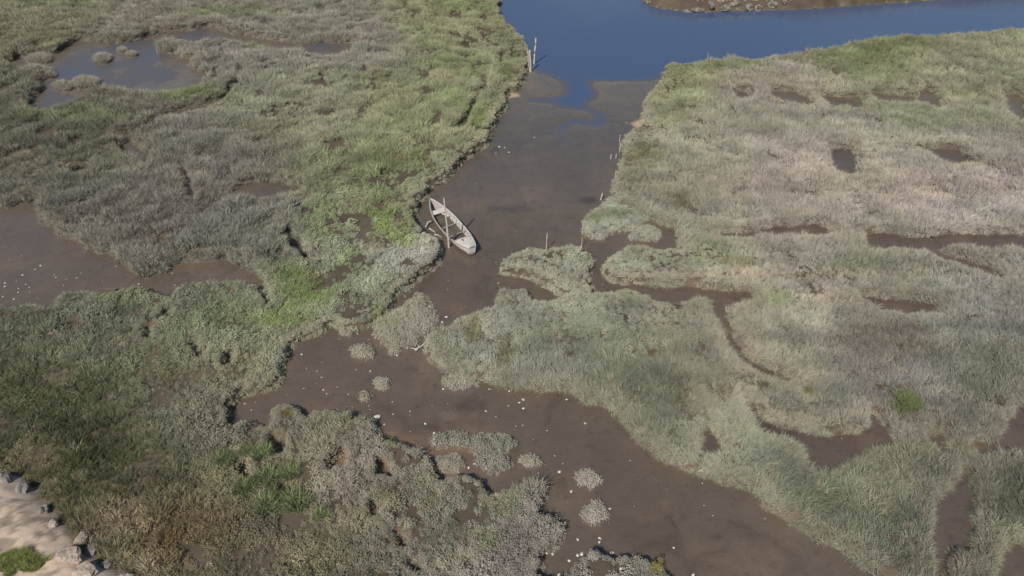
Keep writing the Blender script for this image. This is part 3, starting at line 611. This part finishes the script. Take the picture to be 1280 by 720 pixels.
# bright grass on the dike corner
a = RNG.uniform(-23, -12, 5200); b = RNG.uniform(11, 15.5, 5200); qx, qy = to_px(a, b, .7 + 0 * a)
k = (samp(D_dike, a, b) > .4) & ((((qx - 15) / 62) ** 2 + ((qy - 706) / 15) ** 2 + 1.1 * fbm(a, b, .8, 3, 3)) < .95)
a, b = a[k], b[k]; n = len(a); h_ = height(a, b)
scatter('turf', 'short bright green grass on the sandy bank at the lower left corner', 'grass', 'tuft', np.c_[a, b, h_], RNG.normal(0, .25, n), RNG.uniform(0, 6.28, n), np.repeat(RNG.uniform(.12, .26, (n, 1)), 3, 1), np.repeat((lin((134, 138, 84)) * 1.35)[None], n, 0) * RNG.uniform(.7, 1.25, (n, 1)))

# ------------------------------------------------------------------ islets and tussocks: one thing each
mud_mat = simple('root_mud', (.085, .06, .043), (.13, .10, .075), 9, .6, .5)
for outline, label in ISLANDS:
    pl = P(outline, .12); c0 = pl.mean(0); st = .20 if len(outline) != 14 or abs(np.ptp(pl[:, 0])) > 1.6 else .15
    a, b = np.meshgrid(np.arange(pl[:, 0].min() - .1, pl[:, 0].max() + .1, st), np.arange(pl[:, 1].min() - .1, pl[:, 1].max() + .1, st))
    a = a.ravel() + RNG.uniform(-.5, .5, a.size) * st; b = b.ravel() + RNG.uniform(-.5, .5, b.size) * st
    sd = poly_sd(a, b, pl); k = sd > -.02; a, b, sd = a[k], b[k], sd[k]; n = len(a)
    small = n < 60
    hz = height(a, b); sx = (.19 if small else .23) * RNG.uniform(.7, 1.25, n) * (1 + .3 * fbm(a, b, .9, 91, 2))
    big = len(outline) != 14
    zz = hz - .03 + .12 * sstep(0, .7, sd)
    cc = veg_colour(a, b, .3) * RNG.uniform(.82, 1.18, n)[:, None]
    if not big: cc = cc * .35 + lin((150, 143, 128)) * K_ALB * .65 * RNG.uniform(.85, 1.12, n)[:, None]
    fr_ = np.exp(-(np.clip(sd, 0, 9) / .3) ** 2)[:, None] * .4; cc = cc * (1 - fr_) + lin((148, 140, 126)) * K_ALB * fr_
    top = RNG.random(n) < (.0 if not big else .12)
    kinds = ['tuft' if tt else 'shrub' for tt in top]
    if 'pool' in label: kinds = ['tuft'] * n; sx = sx * 2.0
    root = link('marsh_islet' if big else 'shrub_tussock', None, loc=(c0[0], c0[1], 0)); tag(root, label, 'islet' if big else 'tussock', None if big else 'tussocks standing alone in the mud')
    me = bake(kinds, np.c_[a - c0[0], b - c0[1], zz], RNG.normal(0, .15, n), RNG.uniform(0, 6.28, n), np.c_[sx, sx, sx * 1.0], cc)
    link('foliage', me, [LEAF_G], root)
    # mud heel the plants root in
    m = len(pl); ring0 = [(p[0] - c0[0], p[1] - c0[1]) for p in pl]
    mb = MB(); vs = [(p[0] * 1.06, p[1] * 1.06, -.05) for p in ring0] + [(p[0] * .97, p[1] * .97, .055) for p in ring0] + [(p[0] * .7, p[1] * .7, .13) for p in ring0] + [(0, 0, .15)]
    mb.add(vs, [(i, (i + 1) % m, m + (i + 1) % m, m + i) for i in range(m)] + [(m + i, m + (i + 1) % m, 2 * m + (i + 1) % m, 2 * m + i) for i in range(m)] + [(2 * m + i, 2 * m + (i + 1) % m, 3 * m) for i in range(m)])
    mb.build('mud_heel', mud_mat, root, True)

# ------------------------------------------------------------------ distinct plants
def plant(name, label, cat, px_, py_, kind, n, rad, size, c1, c2, group=None, lean=.25):
    cx, cy, _ = ground(px_, py_, .35); hz = float(height(np.array([cx]), np.array([cy]))[0])
    a = RNG.normal(0, rad * .5, n); b = RNG.normal(0, rad * .5, n); sz = size * RNG.uniform(.7, 1.2, n)
    cc = c1[None] + (c2 - c1)[None] * RNG.random((n, 1)); cc = cc * RNG.uniform(.75, 1.2, (n, 1)) * 1.35; cc = cc * .85 + cc.mean(1, keepdims=True) * .15
    root = link(name, bake([kind] * n, np.c_[a, b, np.zeros(n) + .05], RNG.normal(0, lean, n), RNG.uniform(0, 6.28, n), np.c_[sz, sz, sz], cc), [LEAF_G], None, (cx, cy, hz))
    return tag(root, label, cat, group)
GRP = 'bright green rush clumps among the grey shrubs'
for px_, py_, r_, sz, lab in [(373,632,.45,.75,'largest lime green rush clump, lower right of its group'),(336,633,.4,.7,'lime green rush clump just left of the largest one'),
  (360,594,.35,.6,'small rounded lime green rush clump above the largest one'),(330,572,.35,.6,'pale green rush clump at the upper end of its group beside an orange mud hole'),(280,581,.4,.6,'green rush clump beside dark shade, leftmost of its group'),
  (312,568,.25,.5,'thin green rush clump next to the pale green one'),(335,600,.45,.75,'tall streaky green rush clump in the middle of its group'),(402,648,.3,.5,'dark green rush clump right of the largest lime one'),(306,612,.3,.6,'shaded green rush clump under the leftmost one')]:
    plant('rush_clump', lab, 'plant', px_, py_, 'tuft', 9, r_ * .75, sz * .85, lin((104, 114, 72)), lin((124, 130, 88)), GRP)
plant('rush_clump', 'vivid green reed plant beside a mud gully in the right marsh', 'plant', 1131, 506, 'tuft', 14, .45, .7, lin((98, 106, 64)), lin((108, 116, 74)), None, .45)
plant('rush_clump', 'olive tuft with a dark side above the right muddy gully', 'plant', 1013, 492, 'tuft', 7, .25, .5, lin((110, 112, 48)), lin((90, 96, 44)))
plant('shrub', 'small golden yellow shrub on the grey clump at the left mud edge', 'shrub', 358, 519, 'shrub', 7, .25, .16, lin((130, 116, 66)), lin((122, 112, 70)))
plant('shrub', 'golden yellow shrub on the clump at the bottom edge', 'shrub', 818, 713, 'shrub', 9, .25, .14, lin((136, 122, 62)), lin((124, 116, 68)))
plant('shrub', 'bright green rounded shrub at the lower left marsh tip', 'shrub', 487, 551, 'shrub', 12, .3, .2, lin((100, 112, 66)), lin((116, 124, 76)))

# ------------------------------------------------------------------ the boat
boatP = simple('weathered_white_paint', (.64, .60, .53), (.30, .26, .21), 6, .8, .3, (1, 9, 9)); boatW = simple('weathered_wood', (.42, .37, .32), (.22, .18, .15), 6, .9, .5, (1, 10, 10))
boatIn = simple('grey_boards', (.46, .42, .37), (.26, .22, .18), 5, .9, .4, (1, 11, 6)); bilge = simple('bilge_mud', (.085, .068, .045), (.11, .09, .06), 2, .22, .08, (1, 1, 1), .5)
_t = boatP.node_tree; _b = next(n for n in _t.nodes if n.type == 'BSDF_PRINCIPLED'); _src = _b.inputs['Base Color'].links[0].from_socket
_co = N(_t, 'ShaderNodeTexCoord').outputs['Object']; _sx = N(_t, 'ShaderNodeSeparateXYZ'); _t.links.new(_co, _sx.inputs[0])
_ad = N(_t, 'ShaderNodeMath', operation='MULTIPLY_ADD'); _t.links.new(noise(_t, _co, 3.5, 5, .65), _ad.inputs[0]); _ad.inputs[1].default_value = -.45; _t.links.new(_sx.outputs[2], _ad.inputs[2])
_t.links.new(mixrgb(_t, (.13, .10, .075), _src, ramp(_t, _ad.outputs[0], -.12, .10)), _b.inputs['Base Color'])
rim_dark = simple('hatch_dark', (.05, .045, .045), (.10, .085, .075), 8, .7, .3)
stern = Vector((-5.35, 38.09, 0)); bow = Vector((-2.40, 32.83, 0)); ax = (bow - stern); BL_ = ax.length; ax.normalize()
boat = link('rowing_boat', None, loc=(stern + bow) / 2); boat.rotation_euler = (0, 0, math.atan2(ax.y, ax.x))
tag(boat, 'old weathered whitish wooden boat lying half silted in the mud channel', 'boat')
NS = 30; HL = BL_ / 2
def hw(t):   # half width, t -1 stern .. 1 bow
    f = (1 - abs(t) ** 2.3) if t < 0 else (1 - .72 * t ** 2.6)
    return .035 + .66 * max(f, 0) ** .85
def zs(t): return .40 + .20 * max(t, 0) ** 2.2 + .26 * max(-t, 0) ** 2.5
def zb(t): return -.06 + .34 * max(t - .55, 0) ** 1.2 + .22 * max(-t - .6, 0)
def section(t, off=0.):
    h = hw(t) - off; s = zs(t); b = zb(t) + off
    return [(1.0 * h, s), (.94 * h, b + (s - b) * .62), (.80 * h, b + (s - b) * .28), (.60 * h, b)]
ts = [-1 + 2 * i / NS for i in range(NS + 1)]
def shell(off, a=0, b=NS):
    vs = []; 
    for t in ts[a:b + 1]:
        q = section(t, off); x_ = t * HL * (1 - off / HL)
        vs += [(x_, -p[0], p[1]) for p in q] + [(x_, p[0], p[1]) for p in q[::-1]]
    return vs, [(i * 8 + k, (i + 1) * 8 + k, (i + 1) * 8 + k + 1, i * 8 + k + 1) for i in range(b - a) for k in range(7)]
mb = MB(); v, f = shell(0); mb.add(v, f); mb.add([v[i] for i in range(8)], [tuple(range(8))]); mb.add([v[-8 + i] for i in range(8)], [tuple(range(8))[::-1]])
mb.build('hull', boatP, boat, False)
mb = MB(); v, f = shell(.035); mb.add(v, [tuple(q[::-1]) for q in f]); mb.build('inner_planking', boatIn, boat)
for sgn in (-1, 1):     # gunwales
    mb = MB(); vs = []
    for t in ts:
        h = hw(t); x_ = t * HL
        for dy, dz in ((-.05, -.02), (-.05, .035), (.025, .035), (.025, -.02)): vs.append((x_, sgn * (h + dy), zs(t) + dz))
    n = len(ts); mb.add(vs, [(i * 4 + k, i * 4 + (k + 1) % 4, (i + 1) * 4 + (k + 1) % 4, (i + 1) * 4 + k) for i in range(n - 1) for k in range(4)] + [(0, 1, 2, 3), (n * 4 - 4, n * 4 - 1, n * 4 - 2, n * 4 - 3)])
    mb.build('gunwale', boatW if sgn < 0 else boatP, boat)
# bow deck, cambered
mb = MB(); vs = []; K = [t for t in ts if t >= .60]
for t in K:
    for j in range(7):
        yy = -1 + j / 3.; vs.append((t * HL * 1.0, yy * (hw(t) - .02), zs(t) + .045 + .06 * (1 - yy * yy)))
mb.add(vs, [(i * 7 + j, (i + 1) * 7 + j, (i + 1) * 7 + j + 1, i * 7 + j + 1) for i in range(len(K) - 1) for j in range(6)])
dk_ = mb.build('bow_deck', boatP, boat)
mb = MB(); mb.box((K[0] * HL - .03, 0, zs(K[0]) + .03), .05, 2 * hw(K[0]) - .05, .13); mb.build('deck_beam', boatW, boat)
mb = MB(); mb.box((K[0] * HL + .22, -.12, zs(.7) + .10), .20, .10, .015, .3); mb.build('hatch_hole', rim_dark, dk_)  # thin slab on the deck; the hole's dark inside is put into its colour
mb = MB(); mb.add([(HL + .005, -hw(1) * .9, zs(1) - .02), (HL + .005, hw(1) * .9, zs(1) - .02), (HL + .06, hw(1) * .5, zs(1) + .08), (HL + .06, -hw(1) * .5, zs(1) + .08), (HL - .02, -hw(1) * .95, zs(1) + .05), (HL - .02, hw(1) * .95, zs(1) + .05)], [(0, 1, 2, 3), (3, 2, 5, 4), (0, 3, 4), (1, 5, 2)])
mb.build('stem_head', boatP, boat)
# stern half deck, thwarts, ribs, keelson
mb = MB(); vs = []; K2 = [t for t in ts if -.70 <= t <= -.48]
for t in K2:
    for sg in (-1, 1): vs.append((t * HL, sg * (hw(t) - .05), zs(t) - .10))
mb.add(vs, [(i * 2, i * 2 + 1, i * 2 + 3, i * 2 + 2) for i in range(len(K2) - 1)])
for i in range(len(K2) - 1): pass
o = mb.build('stern_seat', boatP, boat); md = o.modifiers.new('thick', 'SOLIDIFY'); md.thickness = .03
for t, wd_, zo in ((-.08, .06, .20), (.33, .05, .05)):
    mb = MB(); mb.box((t * HL, 0, zs(t) - zo), wd_, 2 * hw(t) - .12, .035, .12); mb.build('cross_beam', boatW, boat)
for t in (-.42, -.28, -.14, 0, .14, .28, .42, .55):
    for sg in (-1, 1):
        q = section(t, .05); mb = MB(); mb.tube([(t * HL, sg * p[0], p[1]) for p in q], .022, 5); mb.build('rib', boatW, boat)
mb = MB(); vs = []; K3 = [t for t in ts if -.9 <= t <= .75]; zw = .10
for t in K3:
    for sg in (-1, -.4, .4, 1): vs.append((t * HL, sg * hw(t) * .90, zw + (.015 * math.sin(t * 9) if abs(sg) < 1 else 0)))
mb.add(vs, [(i * 4 + k, (i + 1) * 4 + k, (i + 1) * 4 + k + 1, i * 4 + k + 1) for i in range(len(K3) - 1) for k in range(3)])
mb.build('bilge_mud', bilge, boat, True)
mb = MB(); mb.tube([(-HL - .02, 0, -.05), (-HL - .05, 0, .35), (-HL - .02, 0, zs(-1) + .1)], .035, 6); mb.build('stern_post', boatW, boat)
mb = MB(); mb.box((-.45 * HL, .28, .30), .55, .13, .03, .5, .12); mb.build('loose_board', boatP, boat)

# ------------------------------------------------------------------ poles, stakes and driftwood
pole_m = simple('pale_pole', (.50, .45, .38), (.33, .28, .23), 8, .85, .3, (6, 6, 1)); stake_m = simple('bleached_stake', (.55, .49, .40), (.36, .30, .24), 8, .85, .3, (6, 6, 1)); drift_m = simple('driftwood', (.52, .48, .43), (.32, .28, .24), 7, .9, .4)
def stick(name, label, cat, base, top, r0, r1, mat=None, group=None, knot=True):
    b = Vector(base); tp = Vector(top) - b; mb = MB()
    pts = [Vector((0, 0, -.35 if abs(tp.z) > .3 else 0)) if k == 0 else tp * (k / 6) + Vector((random.uniform(-.012, .012), random.uniform(-.012, .012), 0)) * (0 < k < 6) for k in range(7)]
    mb.tube(pts, [r0 + (r1 - r0) * k / 6 for k in range(7)], 8)
    return tag(mb.build(name, mat or stake_m, None, False, b), label, cat, group)
stick('mooring_pole', 'long pale wooden pole standing in the mud and leaning over the boat', 'pole', (-3.86, 33.69, 0), (-3.97, 33.83, 3.45), .075, .04, pole_m)
G2 = 'stakes along the channel banks'
def gst(px_, py_, h, dx, dy, r, label, name='stake'):
    b = ground(px_, py_, 0); stick(name, label, 'stake', b, (b[0] + dx, b[1] + dy, h), r, r * .75, None, G2)
gst(667.5, 79, 2.35, .12, 0, .085, 'tallest pale post standing in the blue water off the left bank')
gst(663.5, 89, 1.95, -.12, 0, .10, 'pale post with pointed foot, nearest of three at the left bank corner')
gst(660.5, 84, 1.5, -.05, .1, .06, 'thin brown post between the bank grass and the two taller posts')
gst(774.4, 176.5, .55, 0, 0, .035, 'thin white stake, farthest of the row along the right bank')
gst(774.4, 190, .75, 0, 0, .035, 'thin white stake, second farthest of the row along the right bank')
gst(770, 197, .32, 0, .02, .035, 'short white stub close below the second farthest stake on the right bank')
gst(763.5, 198, .35, 0, 0, .04, 'short white stub standing out in the mud left of the right bank row')
gst(769, 220, .42, 0.03, 0, .035, 'short stake against the grass midway down the right bank')
gst(751, 249.5, .5, .08, 0, .05, 'short white stake beside the round dark patch in the mud')
gst(728, 289, .75, 0, 0, .03, 'thin stake touching the left tip of the green islet')
gst(727, 309, .75, .0, 0, .03, 'thin stake in the gap between the green islet and the pale spit')
gst(683, 314, 1.35, .0, 0, .035, 'lone thin stake behind the pale spit, casting a shadow on the mud')
gst(883.5, 76, .8, 0, 0, .03, 'thin stake at the river edge of the right marsh')
def log(px0, py0, px1, py1, r, label, name='driftwood', cat='driftwood', z0=.03, z1=.05, extra=()):
    a = Vector(ground(px0, py0, z0)); b = Vector(ground(px1, py1, z1)); mb = MB(); d = b - a
    mb.tube([d * (k / 5) + Vector((0, 0, .02 * math.sin(k * 1.9))) for k in range(6)], [r * (1 - .08 * k) for k in range(6)], 7)
    for (f0, ex, ey, ez) in extra: mb.tube([d * f0, d * f0 + Vector((ex * .5, ey * .5, ez * .7)), d * f0 + Vector((ex, ey, ez))], [r * .7, r * .6, r * .35], 5)
    return tag(mb.build(name, drift_m, None, True, a), label, cat)
log(519, 438, 534, 427, .05, 'forked pale driftwood stick beside the leafy green mound', extra=((.15, -.35, .05, .03), (.2, .1, .3, .05)))
log(605, 183, 608, 178, .045, 'pale driftwood stick lying below the upper left bank')
log(572, 204, 577, 198, .04, 'thin driftwood branch caught under the left bank', extra=((.5, .3, .1, .1),))
log(577, 207, 574, 199, .035, 'crooked driftwood twig leaning on the left bank')
# broken rib timbers beside the boat
for p0, p1, bend, lab in [((532,284),(541,277),(.0,.35),'bent pale timber in the mud left of the boat, nearest the stern'),((539,287),(545,291),(-.2,.1),'curved pale timber in the mud left of the boat, the middle one'),((546,294),(553,297),(-.22,-.05),'curved pale timber in the mud left of the boat, nearest the bow')]:
    a = Vector(ground(*p0, .1)); b = Vector(ground(*p1, .05)); mb = MB(); d = b - a
    mb.tube([(0, 0, 0), d * .3 + Vector((bend[0], bend[1] * .5, .12)), d * .7 + Vector((bend[0] * .8, 0, .14)), d], [.04, .05, .05, .035], 6)
    tag(mb.build('boat_timber', drift_m, None, True, a), lab, 'timber', 'broken timbers beside the boat')
# pale plank at the left pool
a = Vector(ground(138, 361.5, .14)); mb = MB(); mb.box((0, 0, 0), .62, .16, .04, -.05, .03); tag(mb.build('plank', boatP, None, False, a), 'short pale plank lying on the lower shore of the left pool', 'plank')

# ------------------------------------------------------------------ shells on the mud
shell_m = simple('shell_white', (.66, .62, .54), (.38, .34, .28), 30, .6, .3)
def shell_mesh(seed):
    r = random.Random(seed); vs = [(0, 0, .32)]; n = 11
    for ring, (rr, zz) in enumerate(((.55, .26), (1, .02), (.8, -.1))):
        for k in range(n):
            q = 2 * PI * k / n; w_ = 1 + .13 * (k % 2) * (ring == 1) + r.uniform(-.12, .12); e = .72 if math.cos(q) < 0 else 1
            vs.append((math.cos(q) * rr * w_, math.sin(q) * rr * w_ * e, zz * r.uniform(.8, 1.3)))
    f = [(0, 1 + k, 1 + (k + 1) % n) for k in range(n)] + [(1 + j * n + k, 1 + (j + 1) * n + k, 1 + (j + 1) * n + (k + 1) % n, 1 + j * n + (k + 1) % n) for j in range(2) for k in range(n)] + [tuple(1 + 2 * n + k for k in range(n))]
    me = bpy.data.meshes.new('shell'); me.from_pydata(vs, [], f); me.materials.append(shell_m); me.update(); return me
SH = [shell_mesh(i) for i in range(6)]
def T(pts, x0, y0): return [(x0 + p[0] / 2.977, y0 + p[1] / 2.977) + tuple(p[2:]) for p in pts]
SETS = [
 ('on the left pool mud', 'shells scattered in the left pool', T([(150,272,1.2),(130,287,1.2),(83,308,1.2),(80,235),(35,250),(200,308,1.1),(207,316),(245,325),(285,318,1.3),(235,345),(18,350,1.5),(95,342,1.2),(108,353),(68,358),(110,372,1.1),(66,372),(50,397,1.2),(125,418,1.3),(160,428,1.4),(10,388),(640,300),(650,345),(515,340,1.2),(430,275),(380,330,.7),(300,300,.7),(60,330,.7),(18,338,1.1),(140,395,.7)], 0, 240)),
 ('below the left bank corner', 'white shells below the left bank', T([(1122,603,1.3),(1197,688,1.3),(1180,665,.7),(1140,655,.7)], 0, 240) + T([(50,527,1.2),(45,660,.7),(97,665,1.1)], 430, 240)),
 ('around the leafy green mound', 'white shells around the leafy green mound', T([(197,607,1.4),(237,583,1.2),(365,483,1.4),(380,463,1.5),(225,385,1.2)], 430, 240)),
 ('on mud near the pale spit', 'white shells near the pale spit', T([(575,337,1.4),(565,260),(923,300,1.1),(340,278)], 430, 240)),
 ('on the far mud below the river', 'shells on the far mud', [(580,183,1.1),(624,183,1.6),(631,184,1.2),(636,190,1.8),(620,191,1.3),(668,171,1.5),(783,152.5,1.4)]),
 ('in the mud inlet left of the channel', 'pale shells at the left mud edge', T([(895,45,1.4),(910,72,1.1),(905,18,1.1),(1130,15),(1203,20,1.3),(1215,35),(1255,10),(950,66,.7),(935,95,.7)], 0, 480)),
 ('above the T-shaped clump', 'white shells above the T-shaped clump', T([(15,35),(370,17,1.3),(180,65,.7),(182,110,1.1),(150,148,1.2),(245,100,.9),(302,145,1.4),(105,203,1.4),(335,180,1.3),(290,235,.9)], 430, 480)),
 ('across the lower channel', 'white shells scattered across the lower channel', T([(540,18,1.1),(615,25,.9),(528,98,1.3),(667,57,1.5),(652,68,1.3),(667,90,1.3),(612,80,.7),(828,55,1.5),(897,145,1.5),(565,120,.7),(755,172,.9),(705,205,.7),(740,357,1.1),(802,325,1.6),(845,398,1.5),(1228,607,.9),(640,155,.7),(665,152,.7)], 430, 480)),
 ('at the foot of the T-shaped clump', 'white shells by the T-shaped clump', T([(320,270,1.2),(485,295,1.2),(463,310,1.1),(520,357,1.1),(425,327,1.6),(565,408,1.6),(505,358,1.0)], 430, 480)),
 ('touching the lower round tussock', 'white shells round the lower round tussock', T([(990,462,1.6),(962,503,1.3)], 430, 480)),
 ('near the bottom edge clumps', 'white shells near the bottom clumps', T([(822,512,1.0),(952,572,1.6),(870,577,1.0),(753,627,1.3),(777,631,1.4),(885,630,1.7),(870,636,1.2),(997,627,1.8),(950,587,1.0),(1070,700,1.4),(1025,710,1.3),(838,657,1.2),(800,709,1.3),(795,602,1.2),(1300,708,1.5)], 430, 480)),
]
ORD = 'leftmost,second,third,fourth,fifth,sixth,seventh,eighth,ninth,tenth,eleventh,twelfth,thirteenth,fourteenth,fifteenth,sixteenth,seventeenth,eighteenth,nineteenth,twentieth,twenty-first,twenty-second,twenty-third,twenty-fourth,twenty-fifth,twenty-sixth,twenty-seventh,twenty-eighth,twenty-ninth,thirtieth'.split(',')
def ordinal(i, n): return 'leftmost' if i == 0 else 'rightmost' if i == n - 1 else ORD[i] + ' from left'
for where, grp, pts_ in SETS:
    pts_ = sorted(pts_, key=lambda p: p[0])
    for i_, p in enumerate(pts_):
        label = ('white' if (p[2] if len(p) > 2 else .85) > 1 else 'tiny pale') + ' shell, ' + ordinal(i_, len(pts_)) + ' of those ' + where
        x_, y_, _ = ground(p[0], p[1], .02); hz = float(height(np.array([x_]), np.array([y_]))[0]); k = p[2] if len(p) > 2 else .85
        o = link('shell', SH[random.randrange(6)], loc=(x_, y_, hz + .006)); r_ = .048 * k * random.uniform(.85, 1.15)
        o.scale = (r_, r_ * random.uniform(.7, 1), r_ * random.uniform(.7, 1.1)); o.rotation_euler = (random.uniform(-.3, .3), random.uniform(-.3, .3), random.uniform(0, 6.28))
        tag(o, label, 'shell', grp)
for px_, py_, k, lab in [(471.5, 520.5, 3.0, 'big pale stone beside the tiniest grey tussock'), (669, 638, 2.2, 'tall pale stone between the clumps right of the lower left marsh'), (670, 642, 1.8, 'smaller pale stone just below the tall one by the clumps')]:
    x_, y_, _ = ground(px_, py_, .05); o = link('stone', SH[2].copy(), loc=(x_, y_, .04)); o.scale = (.05 * k, .045 * k, .05 * k); tag(o, lab, 'stone')
# tiny shell grit: uncountable specks
n = 1300; a = RNG.uniform(-25, 16, n); b = RNG.uniform(13, 42, n); d_ = samp(D_openI, a, b); qx, qy = to_px(a, b, 0 * a)
dens = np.exp(-np.clip(d_, 0, 9) / 1.2) * (fbm(a, b, 1.6, 201, 2) > .05) + .05
k = (d_ > .12) & (RNG.random(n) < dens) & (samp(D_dike, a, b) < -.5); a, b = a[k], b[k]; hz = height(a, b)
Vs, Fs = [], []; base = np.array([v.co[:] for v in SH[0].vertices]); fc = [tuple(p.vertices) for p in SH[0].polygons]
for i in range(len(a)):
    r_ = RNG.uniform(.012, .026); q = RNG.uniform(0, 6.28); R2 = np.array([[math.cos(q), -math.sin(q), 0], [math.sin(q), math.cos(q), 0], [0, 0, 1]])
    Vs += [tuple(v) for v in (base * r_) @ R2.T + np.array([a[i], b[i], hz[i] + .004])]; Fs += [tuple(j + i * len(base) for j in f_) for f_ in fc]
me = bpy.data.meshes.new('shell_grit'); me.from_pydata(Vs, [], Fs); me.update()
tag(link('shell_grit', me, [shell_m]), 'fine pale shell grit sprinkled on the mud along the lower channel edges', 'shell grit', None, 'stuff')

# ------------------------------------------------------------------ clods and rocks
import bmesh
rock_m = simple('pale_clod', (.40, .32, .245), (.25, .20, .155), 9, .95, .8); rock_g = simple('grey_rock', (.12, .11, .095), (.25, .215, .18), 7, .9, .8); rock_w = simple('pale_rock', (.22, .20, .17), (.09, .078, .062), 2, .9, .8)
def rock(label, x_, y_, z_, sx, sy, sz, mat, seed, name='rock', group=None):
    r = random.Random(seed); bm = bmesh.new(); bmesh.ops.create_icosphere(bm, subdivisions=3, radius=1)
    ph = [r.uniform(0, 6) for _ in range(6)]
    for v in bm.verts:
        c_ = v.co; k = 1 + .16 * math.sin(2.6 * c_.x + ph[0]) * math.sin(2.9 * c_.y + ph[1]) + .12 * math.sin(5.3 * c_.y + ph[2] + 3 * c_.z) + .08 * math.sin(9 * c_.x + ph[3]) * math.sin(8 * c_.z + ph[4]) + r.uniform(-.09, .09)
        v.co = Vector((c_.x * sx, c_.y * sy, max(c_.z, -.5) * sz)) * k
    me = bpy.data.meshes.new(name); bm.to_mesh(me); bm.free()
    o = link(name, me, [mat], None, (x_, y_, z_)); o.rotation_euler = (0, 0, r.uniform(0, 6.28)); return tag(o, label, 'rock', group)
for i, (px_, py_, s3, m_, lab) in enumerate([
 (4, 596, (.32,.22,.2), rock_g, 'dark grey rock on the sandy bank at the left photo edge'),
 (26, 607, (.30,.24,.22), rock_g, 'dark rock with lichen, second along the sandy bank edge'),
 (52, 633, (.22,.2,.18), rock_g, 'small dark rock at the sandy bank edge below the lichen one'),
 (64, 652, (.22,.18,.14), rock_m, 'brown crusty clod at the sandy bank edge between two dark rocks'),
 (95, 668, (.36,.26,.2), rock_m, 'large pale clod with a grey face on the sandy bank edge'),
 (107, 681, (.34,.24,.2), rock_g, 'grey rock wedged beside the large pale clod'),
 (84, 694, (.50,.40,.18), rock_m, 'big rounded pinkish clod below the large pale one'),
 (105, 714, (.42,.32,.15), rock_m, 'pale pinkish clod at the bottom edge of the photo'),
 (128, 700, (.30,.2,.16), rock_g, 'grey streaked rock at the right end of the sandy bank'),
 (152, 717, (.3,.2,.18), rock_g, 'dark rock in the lower corner where sand meets shrubs')]):
    x_, y_, _ = ground(px_, py_, .75); z_ = float(height(np.array([x_]), np.array([y_]))[0]); rock(lab, x_, y_, z_ + .03, *s3, m_, 300 + i)
GF = 'pale rocks along the far river bank'
for i in range(12):
    px_ = 812 + i * 15.5 + random.uniform(-3, 3); py_ = max(8 - .0 * i - max(0, (px_ - 900) * .035), 0) - random.uniform(1.5, 3.5)
    x_, y_, _ = ground(px_, py_, .6); z_ = float(height(np.array([x_]), np.array([y_]))[0])
    side = 'at the left end of the far bank' if i < 6 else 'in the middle of the far bank'
    rock('pale angular rock, %s of those %s' % (ordinal(i % 6, 6), side), x_, y_, z_, random.uniform(.35, .8), random.uniform(.3, .5), random.uniform(.22, .4), rock_w, 400 + i, 'rock', GF + (' left end' if i < 6 else ' middle'))
